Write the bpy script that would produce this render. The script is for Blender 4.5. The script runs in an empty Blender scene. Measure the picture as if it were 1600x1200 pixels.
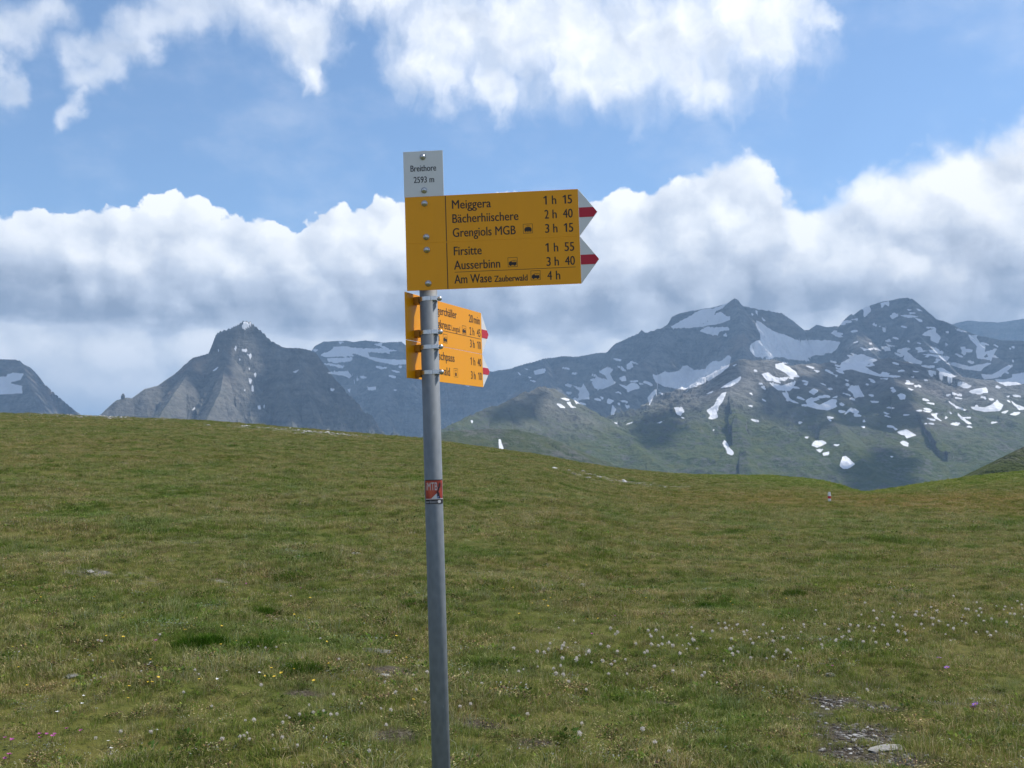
import bpy, bmesh, math, random
import numpy as np
from mathutils import Vector, Matrix

random.seed(7)
rng = np.random.default_rng(11)
SC = bpy.context.scene
COL = SC.collection
R = math.radians

# ------------------------------------------------------------------ camera
F_PX = 1600 * 35.0 / 36.0
PITCH = R(4.4)
EYE = np.array([0.0, 0.0, 1.6])
cam_data = bpy.data.cameras.new('camera')
cam_data.lens = 35.0
cam_data.sensor_width = 36.0
cam_data.clip_start = 0.05
cam_data.clip_end = 60000.0
cam = bpy.data.objects.new('camera', cam_data)
COL.objects.link(cam)
cam.location = EYE
cam.rotation_euler = (math.pi / 2 + PITCH, 0, 0)
SC.camera = cam


def ray(px, py):
    """direction of a photograph pixel with unit depth along the view axis"""
    x = (px - 800) / F_PX
    u = (600 - py) / F_PX
    return np.array([x, math.cos(PITCH) - u * math.sin(PITCH), math.sin(PITCH) + u * math.cos(PITCH)])


def at(px, py, dist):
    """point seen at a pixel, dist metres away measured on the map"""
    d = ray(px, py)
    return EYE + d * dist / math.hypot(d[0], d[1])


def ang(px, py):
    d = ray(px, py)
    return math.degrees(math.atan2(d[0], d[1])), math.degrees(math.atan2(d[2], math.hypot(d[0], d[1])))


def project(P):
    """photograph pixel of world points (n x 3)"""
    q = P - EYE
    c, s = math.cos(PITCH), math.sin(PITCH)
    dep = q[:, 1] * c + q[:, 2] * s
    up = -q[:, 1] * s + q[:, 2] * c
    dep = np.maximum(dep, 1e-3)
    return 800 + F_PX * q[:, 0] / dep, 600 - F_PX * up / dep


# ------------------------------------------------------------------ node helper
class NT:
    def __init__(self, tree):
        self.t = tree
        self.n = tree.nodes
        self.l = tree.links

    def new(self, kind, **kw):
        nd = self.n.new(kind)
        for k, v in kw.items():
            setattr(nd, k, v)
        return nd

    def put(self, sock, v):
        if isinstance(v, bpy.types.NodeSocket):
            self.l.new(v, sock)
        elif v is not None:
            if sock.type == 'RGBA' and len(v) == 3:
                v = (*v, 1)
            sock.default_value = v

    def m(self, op, a, b=None, c=None, clamp=False):
        nd = self.new('ShaderNodeMath', operation=op, use_clamp=clamp)
        for i, v in enumerate((a, b, c)):
            if v is not None:
                self.put(nd.inputs[i], v)
        return nd.outputs[0]

    def add(self, a, b): return self.m('ADD', a, b)
    def sub(self, a, b): return self.m('SUBTRACT', a, b)
    def mul(self, a, b): return self.m('MULTIPLY', a, b)
    def mad(self, a, b, c): return self.m('MULTIPLY_ADD', a, b, c)

    def v(self, op, a, b=None, scale=None):
        nd = self.new('ShaderNodeVectorMath', operation=op)
        self.put(nd.inputs[0], a)
        if b is not None:
            self.put(nd.inputs[1], b)
        if scale is not None:
            self.put(nd.inputs['Scale'], scale)
        return nd.outputs['Value'] if op in ('DOT_PRODUCT', 'LENGTH', 'DISTANCE') else nd.outputs['Vector']

    def xyz(self, x, y, z=0.0):
        nd = self.new('ShaderNodeCombineXYZ')
        for i, q in enumerate((x, y, z)):
            self.put(nd.inputs[i], q)
        return nd.outputs[0]

    def noise(self, vec, scale, detail=4, rough=.5, dist=0.0, lac=2.0, col=False, dim='3D'):
        nd = self.new('ShaderNodeTexNoise', noise_dimensions=dim)
        self.put(nd.inputs['Vector'], vec)
        nd.inputs['Scale'].default_value = scale
        nd.inputs['Detail'].default_value = detail
        nd.inputs['Roughness'].default_value = rough
        nd.inputs['Lacunarity'].default_value = lac
        nd.inputs['Distortion'].default_value = dist
        return nd.outputs['Color' if col else 'Fac']

    def voro(self, vec, scale, smooth=.6, detail=0.0, feature='SMOOTH_F1'):
        nd = self.new('ShaderNodeTexVoronoi', feature=feature)
        self.put(nd.inputs['Vector'], vec)
        nd.inputs['Scale'].default_value = scale
        if 'Smoothness' in nd.inputs and feature == 'SMOOTH_F1':
            nd.inputs['Smoothness'].default_value = smooth
        nd.inputs['Detail'].default_value = detail
        return nd.outputs['Distance']

    def step(self, x, lo, hi, a=0.0, b=1.0):
        nd = self.new('ShaderNodeMapRange', interpolation_type='SMOOTHSTEP')
        for k, q in (('Value', x), ('From Min', lo), ('From Max', hi), ('To Min', a), ('To Max', b)):
            self.put(nd.inputs[k], q)
        return nd.outputs[0]

    def lin(self, x, lo, hi, a=0.0, b=1.0):
        nd = self.new('ShaderNodeMapRange')
        for k, q in (('Value', x), ('From Min', lo), ('From Max', hi), ('To Min', a), ('To Max', b)):
            self.put(nd.inputs[k], q)
        return nd.outputs[0]

    def mix(self, f, a, b, blend='MIX'):
        nd = self.new('ShaderNodeMix', data_type='RGBA', blend_type=blend)
        self.put(nd.inputs[0], f)
        self.put(nd.inputs[6], a)
        self.put(nd.inputs[7], b)
        return nd.outputs[2]

    def fmix(self, f, a, b):
        nd = self.new('ShaderNodeMix', data_type='FLOAT')
        self.put(nd.inputs[0], f)
        self.put(nd.inputs[2], a)
        self.put(nd.inputs[3], b)
        return nd.outputs[0]

    def curve(self, x, pts):
        nd = self.new('ShaderNodeFloatCurve')
        c = nd.mapping.curves[0]
        while len(c.points) < len(pts):
            c.points.new(0.5, 0.5)
        for p, (a, b) in zip(c.points, pts):
            p.location = (a, b)
            p.handle_type = 'VECTOR'
        nd.mapping.use_clip = False
        nd.mapping.update()
        self.put(nd.inputs['Value'], x)
        return nd.outputs[0]

    def ramp(self, x, stops, interp='LINEAR'):
        nd = self.new('ShaderNodeValToRGB')
        cr = nd.color_ramp
        cr.interpolation = interp
        while len(cr.elements) < len(stops):
            cr.elements.new(0.5)
        for e, (p, c) in zip(cr.elements, stops):
            e.position = p
            e.color = (*c, 1)
        self.put(nd.inputs[0], x)
        return nd.outputs[0]


# ------------------------------------------------------------------ sky and light
SUN_AZ, SUN_EL = R(65), R(56)
SUN = np.array([math.sin(SUN_AZ) * math.cos(SUN_EL), math.cos(SUN_AZ) * math.cos(SUN_EL), math.sin(SUN_EL)])
sun_data = bpy.data.lights.new('sun', 'SUN')
sun_data.energy = 3.8
sun_data.angle = R(0.5)
sun_data.color = (1.0, 0.95, 0.88)
sun = bpy.data.objects.new('sun', sun_data)
COL.objects.link(sun)
sun.rotation_euler = Vector(SUN).to_track_quat('Z', 'Y').to_euler()

SC.view_settings.view_transform = 'Standard'
SC.view_settings.look = 'None'
SC.view_settings.exposure = 0.5
SC.view_settings.gamma = 1.0

world = bpy.data.worlds.new('World')
SC.world = world
world.use_nodes = True
world.node_tree.nodes.clear()
W = NT(world.node_tree)
tc = W.new('ShaderNodeTexCoord').outputs['Generated']
dirv = W.v('NORMALIZE', tc)
sep = W.new('ShaderNodeSeparateXYZ')
W.put(sep.inputs[0], dirv)
az = W.mul(W.m('ARCTAN2', sep.outputs[0], sep.outputs[1]), 57.29578)
el = W.mul(W.m('ARCSINE', sep.outputs[2]), 57.29578)
P2 = W.xyz(az, el, 0.0)
sky = W.new('ShaderNodeTexSky', sky_type='NISHITA')
sky.sun_disc = False
sky.sun_elevation = SUN_EL
sky.sun_rotation = SUN_AZ
sky.altitude = 2600
sky.air_density = 1.0
sky.dust_density = 1.6
sky.ozone_density = 1.6

# cumulus bank: its top as a curve over the bearing
top_px = [(-400, 330), (-150, 318), (0, 338), (50, 322), (100, 324), (150, 320), (200, 330), (240, 322), (262, 300), (290, 296),
          (318, 312), (345, 334), (380, 328), (415, 342), (445, 362), (463, 368), (478, 342), (510, 326), (555, 327),
          (600, 310), (640, 312), (700, 330), (760, 318), (800, 296), (845, 294), (880, 312), (915, 318), (945, 304), (985, 298),
          (1055, 268), (1105, 254), (1160, 238), (1200, 240), (1222, 292), (1262, 322), (1295, 300), (1335, 276),
          (1400, 255), (1455, 240), (1525, 220), (1600, 202), (1750, 170), (2000, 150)]
top_pts = []
for px, py in top_px:
    a, e = ang(px, py)
    top_pts.append(((a + 60) / 120, e / 40))
top_pts = [(0.0, top_pts[0][1])] + [p for p in top_pts if 0 < p[0] < 1] + [(1.0, top_pts[-1][1])]
n_lo = W.noise(P2, 0.16, 3, .5, col=True)
n_mid = W.noise(P2, 0.55, 7, .58, col=True)
warp = W.v('ADD', W.v('SCALE', W.v('SUBTRACT', n_mid, (.5, .5, .5)), scale=2.1),
           W.v('SCALE', W.v('SUBTRACT', n_lo, (.5, .5, .5)), scale=1.2))
PW = W.v('ADD', P2, warp)
sw = W.new('ShaderNodeSeparateXYZ')
W.put(sw.inputs[0], PW)
top = W.mul(W.curve(W.lin(sw.outputs[0], -60, 60), top_pts), 40.0)
bil1 = W.voro(PW, 0.42, .5)
bil2 = W.voro(PW, 1.15, .5)
bil = W.add(W.mad(bil1, -1.7, 0.80), W.mad(bil2, -0.85, 0.40))
depth = W.add(W.sub(top, el), bil)                        # degrees below the cloud top
wisp = W.step(az, 2, 26)
den1 = W.step(depth, W.fmix(wisp, -0.05, -0.7), W.fmix(wisp, 0.20, 1.1))
# brightness through the bank
basew = W.noise(W.v('MULTIPLY', P2, (0.5, 1.6, 1)), 0.28, 5, .55)
BASE = 7.9
rel = W.m('DIVIDE', W.sub(top, W.add(el, W.mad(basew, 3.4, -1.7))), W.sub(top, BASE))
shade = W.curve(W.lin(rel, -0.3, 2.0), [
    (0.0, 1.0), (0.13, .98), (0.26, .90), (0.348, .80), (0.42, .62), (0.48, .50), (0.53, .42), (0.575, .42), (0.60, .54), (0.64, .78), (0.75, .88), (1.0, .90)])
# light from the sun side: compare the billows with themselves a little sunward
off = W.v('ADD', PW, (0.55, 0.75, 0.0))
rel_n = W.sub(W.noise(PW, 0.30, 5, .52), W.noise(off, 0.30, 5, .52))
rel_b = W.sub(W.voro(off, 0.42, .5), bil1)
relief = W.add(W.mul(rel_n, 0.85), W.mul(rel_b, 0.40))
fine = W.mad(W.noise(PW, 0.8, 6, .6), 0.6, -0.30)
br1 = W.m('MAXIMUM', W.add(shade, W.add(W.add(W.mul(relief, .70), W.mad(bil1, -.34, .15)), W.add(W.mul(fine, .16), W.mad(W.noise(P2, 0.10, 3,   .5), .5, -.25)))), 0.26)

# torn upper clouds, each a soft capsule on the dome
caps = [((690, 50), (900, 40), 90), ((860, 60), (1040, 70), 92), ((1000, 60), (1180, 40), 100), ((1120, 10), (1235, 15), 60),
        ((650, 110), (700, 130), 46), ((760, 120), (785, 150), 38), ((1060, 110), (1110, 140), 40), ((880, 120), (960, 130), 36),
        ((520, -20), (700, -25), 46),
        ((400, 0), (475, 60), 52), ((465, 60), (492, 125), 28), ((270, -5), (400, 5), 44),
        ((110, 85), (230, 70), 26), ((130, 120), (170, 100), 28), ((95, 195), (140, 140), 15),
        ((200, 40), (300, 25), 32), ((0, 50), (90, 15), 30), ((0, 100), (20, 140), 18),
        ((1270, 30), (1300, 20), 22)]
acc = None
PWu = W.v('ADD', P2, W.v('SCALE', W.v('SUBTRACT', W.noise(P2, 0.40, 7, .55, col=True), (.5, .5, .5)), scale=3.0))
for (a, b, rad) in caps:
    A = Vector((*ang(*a), 0))
    Bv = Vector((*ang(*b), 0))
    ab = Bv - A
    pa = W.v('SUBTRACT', PWu, tuple(A))
    h = W.m('MULTIPLY', W.v('DOT_PRODUCT', pa, tuple(ab)), 1.0 / max(ab.length_squared, 1e-6), clamp=True)
    dv = W.v('SUBTRACT', pa, W.v('SCALE', tuple(ab), scale=h))
    val = W.mad(W.v('LENGTH', dv), -1.0 / (rad / 27.2), 1.0)
    acc = val if acc is None else W.m('SMOOTH_MAX', acc, val, 0.25)
# unseen part of the dome: broken cloud as well
far_side = W.m('MAXIMUM', W.step(W.m('ABSOLUTE', az), 36, 50), W.step(el, 29, 40))
gen = W.mad(W.noise(W.v('SCALE', dirv, scale=1.0), 2.2, 6, .55), 3.2, -1.6)
acc = W.fmix(far_side, acc, gen)
streak = W.noise(W.v('MULTIPLY', PWu, (1.35, 0.5, 1)), 0.55, 7, .56)
v2 = W.add(acc, W.mad(streak, 1.25, -0.62))
den2 = W.step(v2, -0.45, 1.15)
den2 = W.mul(den2, W.mad(W.noise(PWu, 0.5, 4, .5), 0.5, 0.7))
den2 = W.mul(W.m('MINIMUM', den2, 0.95), W.step(az, -19, -10, .66, 1.0))
offu = W.v('ADD', PWu, (0.6, 0.9, 0))
relu = W.sub(W.noise(PWu, 0.26, 5, .5), W.noise(offu, 0.26, 5, .5))
br2 = W.add(W.mad(W.step(v2, 0.25, 1.3), -0.16, 0.97), W.mul(relu, 1.0))
br2 = W.m('MAXIMUM', br2, 0.5)
veil = W.mul(W.step(W.noise(W.v('MULTIPLY', P2, (1, 1.6, 1)), 0.12, 6, .6), .45, .8), 0.24)

den = W.m('MAXIMUM', den1, W.m('MAXIMUM', den2, veil))
br = W.fmix(den1, br2, br1)
ccol = W.ramp(br, [(0.0, (0.10, 0.13, 0.19)), (0.30, (0.27, 0.315, 0.40)), (0.62, (0.56, 0.61, 0.70)), (0.85, (0.83, 0.855, 0.89)), (1.0, (0.98, 0.985, 1.0))])
bg_sky = W.new('ShaderNodeBackground')
W.put(bg_sky.inputs[0], W.mix(1.0, sky.outputs[0], (0.98, 1.08, 1.10), 'MULTIPLY'))
bg_sky.inputs[1].default_value = 0.12
bg_cl = W.new('ShaderNodeBackground')
W.put(bg_cl.inputs[0], ccol)
bg_cl.inputs[1].default_value = 0.93
mixw = W.new('ShaderNodeMixShader')
W.put(mixw.inputs[0], den)
W.put(mixw.inputs[1], bg_sky.outputs[0])
W.put(mixw.inputs[2], bg_cl.outputs[0])
wo = W.new('ShaderNodeOutputWorld')
W.put(wo.inputs[0], mixw.outputs[0])


# ------------------------------------------------------------------ object helpers
def tag(o, label=None, cat=None, group=None, kind=None):
    if label: o['label'] = label
    if cat: o['category'] = cat
    if group: o['group'] = group
    if kind: o['kind'] = kind
    return o


def link(name, me, mat=None, parent=None):
    o = bpy.data.objects.new(name, me)
    COL.objects.link(o)
    if mat is not None and me is not None:
        for q in (mat if isinstance(mat, (list, tuple)) else [mat]):
            me.materials.append(q)
    if parent is not None:
        o.parent = parent
    return o


def from_bm(name, bm, mat, parent=None, smooth=False):
    me = bpy.data.meshes.new(name)
    bm.normal_update()
    bm.to_mesh(me)
    bm.free()
    if smooth:
        me.polygons.foreach_set('use_smooth', [True] * len(me.polygons))
    return link(name, me, mat, parent)


def empty(name, loc=(0, 0, 0), parent=None):
    o = bpy.data.objects.new(name, None)
    COL.objects.link(o)
    o.location = loc
    o.empty_display_size = .1
    if parent is not None:
        o.parent = parent
    return o


def np_mesh(name, verts, faces, mat, smooth=True, attrs=None, parent=None):
    me = bpy.data.meshes.new(name)
    k = faces.shape[1]
    me.vertices.add(len(verts))
    me.vertices.foreach_set('co', np.ascontiguousarray(verts, dtype=np.float32).ravel())
    me.loops.add(len(faces) * k)
    me.loops.foreach_set('vertex_index', np.ascontiguousarray(faces, dtype=np.int32).ravel())
    me.polygons.add(len(faces))
    me.polygons.foreach_set('loop_start', np.arange(0, len(faces) * k, k, dtype=np.int32))
    me.polygons.foreach_set('loop_total', np.full(len(faces), k, dtype=np.int32))
    me.update(calc_edges=True)
    me.polygons.foreach_set('use_smooth', np.full(len(faces), smooth))
    for an, av in (attrs or {}).items():
        av = np.asarray(av)
        if av.ndim == 1:
            a = me.attributes.new(an, 'FLOAT', 'POINT')
            a.data.foreach_set('value', av.astype(np.float32))
        else:
            a = me.attributes.new(an, 'FLOAT_COLOR', 'POINT')
            a.data.foreach_set('color', np.c_[av, np.ones(len(av))].astype(np.float32).ravel())
    return link(name, me, mat, parent)


def grid_faces(n, m):
    i = np.arange(n - 1)[:, None] * m + np.arange(m - 1)[None, :]
    return np.stack([i, i + 1, i + m + 1, i + m], -1).reshape(-1, 4)


def mat_new(name, homog=False):
    m = bpy.data.materials.new(name)
    m.use_nodes = True
    m.node_tree.nodes.clear()
    n = NT(m.node_tree)
    out = n.new('ShaderNodeOutputMaterial')
    return m, n, out


def simple(name, col, rough=.5, metal=0.0, var=0.0, vscale=30.0, bump=0.0, spec=.5):
    m, n, out = mat_new(name)
    b = n.new('ShaderNodeBsdfPrincipled')
    pos = n.new('ShaderNodeTexCoord').outputs['Object']
    if var:
        f = n.noise(pos, vscale, 5, .6)
        c = n.mix(f, tuple(q * (1 - var) for q in col), tuple(min(1, q * (1 + var)) for q in col))
        n.put(b.inputs['Base Color'], c)
    else:
        n.put(b.inputs['Base Color'], col)
    b.inputs['Roughness'].default_value = rough
    b.inputs['Metallic'].default_value = metal
    b.inputs['Specular IOR Level'].default_value = spec
    if bump:
        bp = n.new('ShaderNodeBump')
        bp.inputs['Strength'].default_value = bump
        bp.inputs['Distance'].default_value = 0.002
        n.put(bp.inputs['Height'], n.noise(pos, vscale * 2, 4, .6))
        n.put(b.inputs['Normal'], bp.outputs[0])
    n.put(out.inputs[0], b.outputs[0])
    return m


# ------------------------------------------------------------------ numpy noise
def _hash(ix, iy, seed):
    h = (ix.astype(np.int64) * 374761393 + iy.astype(np.int64) * 668265263 + seed * 974634777) & 0xffffffff
    h = ((h ^ (h >> 13)) * 1274126177) & 0xffffffff
    return (h ^ (h >> 16)) & 0xffff


def gnoise(x, y, seed=0):
    ix, iy = np.floor(x), np.floor(y)
    fx, fy = x - ix, y - iy
    u = fx * fx * fx * (fx * (fx * 6 - 15) + 10)
    v = fy * fy * fy * (fy * (fy * 6 - 15) + 10)
    def g(a, b):
        t = _hash(ix + a, iy + b, seed) * (2 * math.pi / 65536)
        return np.cos(t) * (fx - a) + np.sin(t) * (fy - b)
    n0 = g(0, 0) * (1 - u) + g(1, 0) * u
    n1 = g(0, 1) * (1 - u) + g(1, 1) * u
    return (n0 * (1 - v) + n1 * v) * 1.42


def fbm(x, y, seed=0, octv=5, gain=.5):
    a, s, t = 1.0, 0.0, 0.0
    for k in range(octv):
        s = s + a * gnoise(x, y, seed + k * 17)
        t += a
        a *= gain
        x = x * 2.03 + 13.7
        y = y * 2.03 + 7.1
    return s / t


def ridged(x, y, seed=0, octv=5, gain=.5):
    a, s, t = 1.0, 0.0, 0.0
    w = 1.0
    for k in range(octv):
        n = (1 - np.abs(gnoise(x, y, seed + k * 31))) ** 2
        s = s + a * n * w
        w = np.clip(n * 1.4, 0, 1)
        t += a
        a *= gain
        x = x * 2.07 + 5.3
        y = y * 2.07 + 9.2
    return s / t


def sstep(x, a, b):
    t = np.clip((x - a) / (b - a), 0, 1)
    return t * t * (3 - 2 * t)


# ------------------------------------------------------------------ haze
FLOOR = -520.0

# ------------------------------------------------------------------ meadow
crest_px = [(-700, 640), (-300, 640), (0, 645), (100, 648), (200, 652), (300, 656), (400, 663), (500, 672), (600, 680), (660, 685), (700, 691), (780, 702),
            (850, 712), (900, 722), (950, 730), (1000, 736), (1060, 741), (1110, 742.5), (1160, 743), (1200, 743.5), (1240, 746), (1280, 751), (1312, 758),
            (1335, 766), (1350, 770), (1370, 768), (1400, 763), (1450, 755), (1500, 748), (1560, 740.5), (1600, 737), (1900, 725), (2400, 715)]
crest_az = np.array([ang(*p)[0] for p in crest_px])
crest_tan = np.array([math.tan(R(ang(*p)[1])) for p in crest_px])
rc_az = np.array([-180, -60, -28, -10, 0, 8, 14, 18.8, 19.6, 22, 28, 60, 180])
rc_val = np.array([120, 140, 150, 140, 125, 118, 112, 100, 92, 104, 112, 120, 120])


def ground_z(x, y):
    x = np.asarray(x, float)
    y = np.asarray(y, float)
    r = np.hypot(x, y) + 1e-6
    a = np.degrees(np.arctan2(x, y))
    rc = np.interp(a, rc_az, rc_val)
    ct = np.interp(a, crest_az, crest_tan)
    zc = 1.6 + rc * ct
    s = r / rc
    # the far knoll and the hill on the right stand on a flatter shelf
    shelf = sstep(a, 2, 10)
    f = np.where(s < 1, s ** 1.3, 1.0)
    z = zc * f
    e_sh = -0.0305 * 72 + 1.6
    z_sh = np.where(r < 72, e_sh * (r / 72) ** 1.2, e_sh + (zc - e_sh) * sstep(r, 66, rc + 2) ** 0.9)
    z_sh = np.where(r > rc, zc, z_sh)
    z = z * (1 - shelf) + z_sh * shelf
    # beyond the crest the slope rolls over into the valley
    dr = np.maximum(r - rc, 0)
    z = z - 0.42 * (dr - 40 * (1 - np.exp(-dr / 40))) - 0.0006 * np.minimum(dr, 60) ** 2
    z = np.maximum(z, FLOOR)
    amp = np.clip(r / 12, 0.35, 1.0)
    near = np.clip((r - 1.0) / 4, 0, 1)
    fade = 1 - sstep(r, rc * .82, rc * .99)
    z = z + near * fade * (0.13 * amp * gnoise(x / 3.1, y / 3.1, 3) + 0.055 * amp * gnoise(x / 1.1, y / 1.1, 4) + 0.22 * sstep(r, 14, 50) * gnoise(x / 11, y / 14, 5))
    z = z + near * 0.025 * gnoise(x / .42, y / .42, 6) * (1 - sstep(r, 40, 80))
    z = z + (1 - fade) * (1 - sstep(r, 200, 260)) * .06 * gnoise(x / 2.2, y / 2.2, 8)
    return z


def ground_hit(px, py):
    """where the sight line of a pixel meets the meadow"""
    d = ray(px, py)
    t = 2.0
    while t < 400:
        p = EYE + d * t
        if p[2] < ground_z(p[0], p[1]):
            lo, hi = t - max(.05, t * .01), t
            for _ in range(20):
                m = (lo + hi) / 2
                q = EYE + d * m
                if q[2] < ground_z(q[0], q[1]): hi = m
                else: lo = m
            p = EYE + d * hi
            return np.array([p[0], p[1], float(ground_z(p[0], p[1]))])
        t += max(.05, t * .01)
    return None


# bare earth / gravel spots, world positions with radii (used by ground colour and by the grass)
bare_px = [(1345, 1148, .26, .18), (1300, 1096, .22, .12), (1390, 1185, .20, .14), (1270, 1120, .14, .10), (1370, 1108, .16, .08), (1320, 1175, .14, .08),
           (595, 1047, .22, .11), (740, 1132, .20, .08), (620, 1152, .14, .07), (480, 1085, .12, .06),
           (1030, 1098, .12, .06), (1480, 1098, .18, .08), (790, 1085, .14, .05), (1235, 1138, .13, .07), (840, 1160, .12, .06), (1350, 1068, .16, .06)]
BARE = []
for px, py, rx, ry in bare_px:
    g = ground_hit(px, py)
    BARE.append((g[0], g[1], rx, ry * 1.6))
STONY = []
for px, py, rx, ry in [(130, 893, .5, .2), (200, 905, .4, .18), (345, 905, .35, .15), (960, 750, 4.6, 1.9), (1010, 758, 4.2, 1.5), (900, 744, 3.0, 1.6),
                       (165, 651, 9, 7), (440, 670, 8, 6), (500, 676, 7, 6)]:
    g = ground_hit(px, py)
    if g is not None:
        STONY.append((g[0], g[1], rx, ry * 1.4))


def spot_mask(x, y, spots, sharp=.5):
    m = np.zeros_like(x)
    wob = 0.40 * gnoise(x / .11, y / .11, 41) + 0.45 * gnoise(x / .35, y / .35, 42)
    for cx, cy, rx, ry in spots:
        d = np.hypot((x - cx) / rx, (y - cy) / ry)
        m = np.maximum(m, 1 - sstep(d + wob, 1 - sharp, 1 + sharp))
    return m


def meadow_material():
    m, n, out = mat_new('alpine_turf')
    pos = n.new('ShaderNodeNewGeometry').outputs['Position']
    att = n.new('ShaderNodeAttribute', attribute_name='bare').outputs['Fac']
    sto = n.new('ShaderNodeAttribute', attribute_name='stony').outputs['Fac']
    big = n.noise(pos, 0.06, 4, .55)
    mid = n.noise(pos, 0.55, 5, .6)
    sml = n.noise(pos, 4.0, 5, .65)
    fin = n.noise(pos, 26.0, 4, .7)
    g1 = n.ramp(mid, [(0.30, (0.050, 0.074, 0.017)), (0.48, (0.085, 0.098, 0.025)), (0.60, (0.115, 0.105, 0.034)), (0.74, (0.150, 0.108, 0.042))])
    g2 = n.ramp(sml, [(0.28, (0.030, 0.040, 0.012)), (0.47, (0.082, 0.092, 0.026)), (0.62, (0.110, 0.105, 0.038)), (0.75, (0.165, 0.130, 0.060))])
    c = n.mix(1.0, n.mix(.5, g1, g2), (1.06, 1.06, .80), 'MULTIPLY')
    c = n.mix(n.step(big, .42, .66), c, n.mix(.5, c, (0.13, 0.098, 0.036)))
    c = n.mix(n.step(fin, .50, .72, 0, .6), c, (0.030, 0.030, 0.014))
    sx = n.new('ShaderNodeSeparateXYZ')
    n.put(sx.inputs[0], pos)
    c = n.mix(n.mul(n.mul(n.step(n.add(sx.outputs[1], n.mad(mid, 16, -8)), 62, 92), n.step(sx.outputs[0], 12, 30)), .75), c, n.mix(sml, (0.070, 0.098, 0.022), (0.135, 0.155, 0.045)))
    c = n.mix(n.mul(n.mul(n.step(sx.outputs[1], 30, 48), n.sub(1.0, n.step(sx.outputs[1], 62, 76))), n.mul(n.step(sx.outputs[0], 2, 14), .5)), c, n.mix(sml, (0.10, 0.078, 0.025), (0.19, 0.150, 0.060)))
    soil = n.ramp(n.noise(pos, 45, 5, .65), [(0.34, (0.026, 0.021, 0.014)), (0.5, (0.062, 0.050, 0.036)), (0.66, (0.125, 0.110, 0.088)), (0.78, (0.22, 0.205, 0.18))])
    c = n.mix(att, c, soil)
    st = n.ramp(n.noise(pos, 9.0, 5, .7), [(0.38, (0.09, 0.085, 0.055)), (0.5, (0.16, 0.15, 0.125)), (0.64, (0.32, 0.31, 0.29))])
    c = n.mix(n.mul(sto, n.step(n.noise(pos, 1.4, 4, .65), .44, .58)), c, st)
    b = n.new('ShaderNodeBsdfPrincipled')
    n.put(b.inputs['Base Color'], c)
    b.inputs['Roughness'].default_value = .95
    b.inputs['Specular IOR Level'].default_value = .1
    bp = n.new('ShaderNodeBump')
    bp.inputs['Strength'].default_value = .9
    bp.inputs['Distance'].default_value = .06
    n.put(bp.inputs['Height'], n.add(n.mul(sml, .7), n.mul(fin, .35)))
    n.put(b.inputs['Normal'], bp.outputs[0])
    n.put(out.inputs[0], b.outputs[0])
    return m


a_f = np.radians(np.concatenate([np.linspace(-180, -42, 60)[:-1], np.linspace(-42, 42, 700), np.linspace(42, 180, 60)[1:]]))
r_f = np.concatenate([[0.02, .5, 1, 1.5, 2, 2.5], np.geomspace(3, 180, 430), np.geomspace(190, 2200, 40), [3000, 6000, 11000, 30000]])
AA, RR = np.meshgrid(a_f, r_f, indexing='ij')
gx, gy = RR * np.sin(AA), RR * np.cos(AA)
gz = ground_z(gx, gy)
V = np.stack([gx, gy, gz], -1).reshape(-1, 3)
meadow = np_mesh('meadow', V, grid_faces(*AA.shape)[:, ::-1], meadow_material(), True,
                 {'bare': spot_mask(V[:, 0], V[:, 1], BARE), 'stony': spot_mask(V[:, 0], V[:, 1], STONY)})
tag(meadow, 'sloping alpine meadow of short green and brown turf', 'meadow', kind='structure')

# ------------------------------------------------------------------ snow map: outlines of the snow fields in photograph pixels
def Z(ox, oy, k, polys): return [[(ox + x / k, oy + y / k) for x, y in p] for p in polys]


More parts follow.
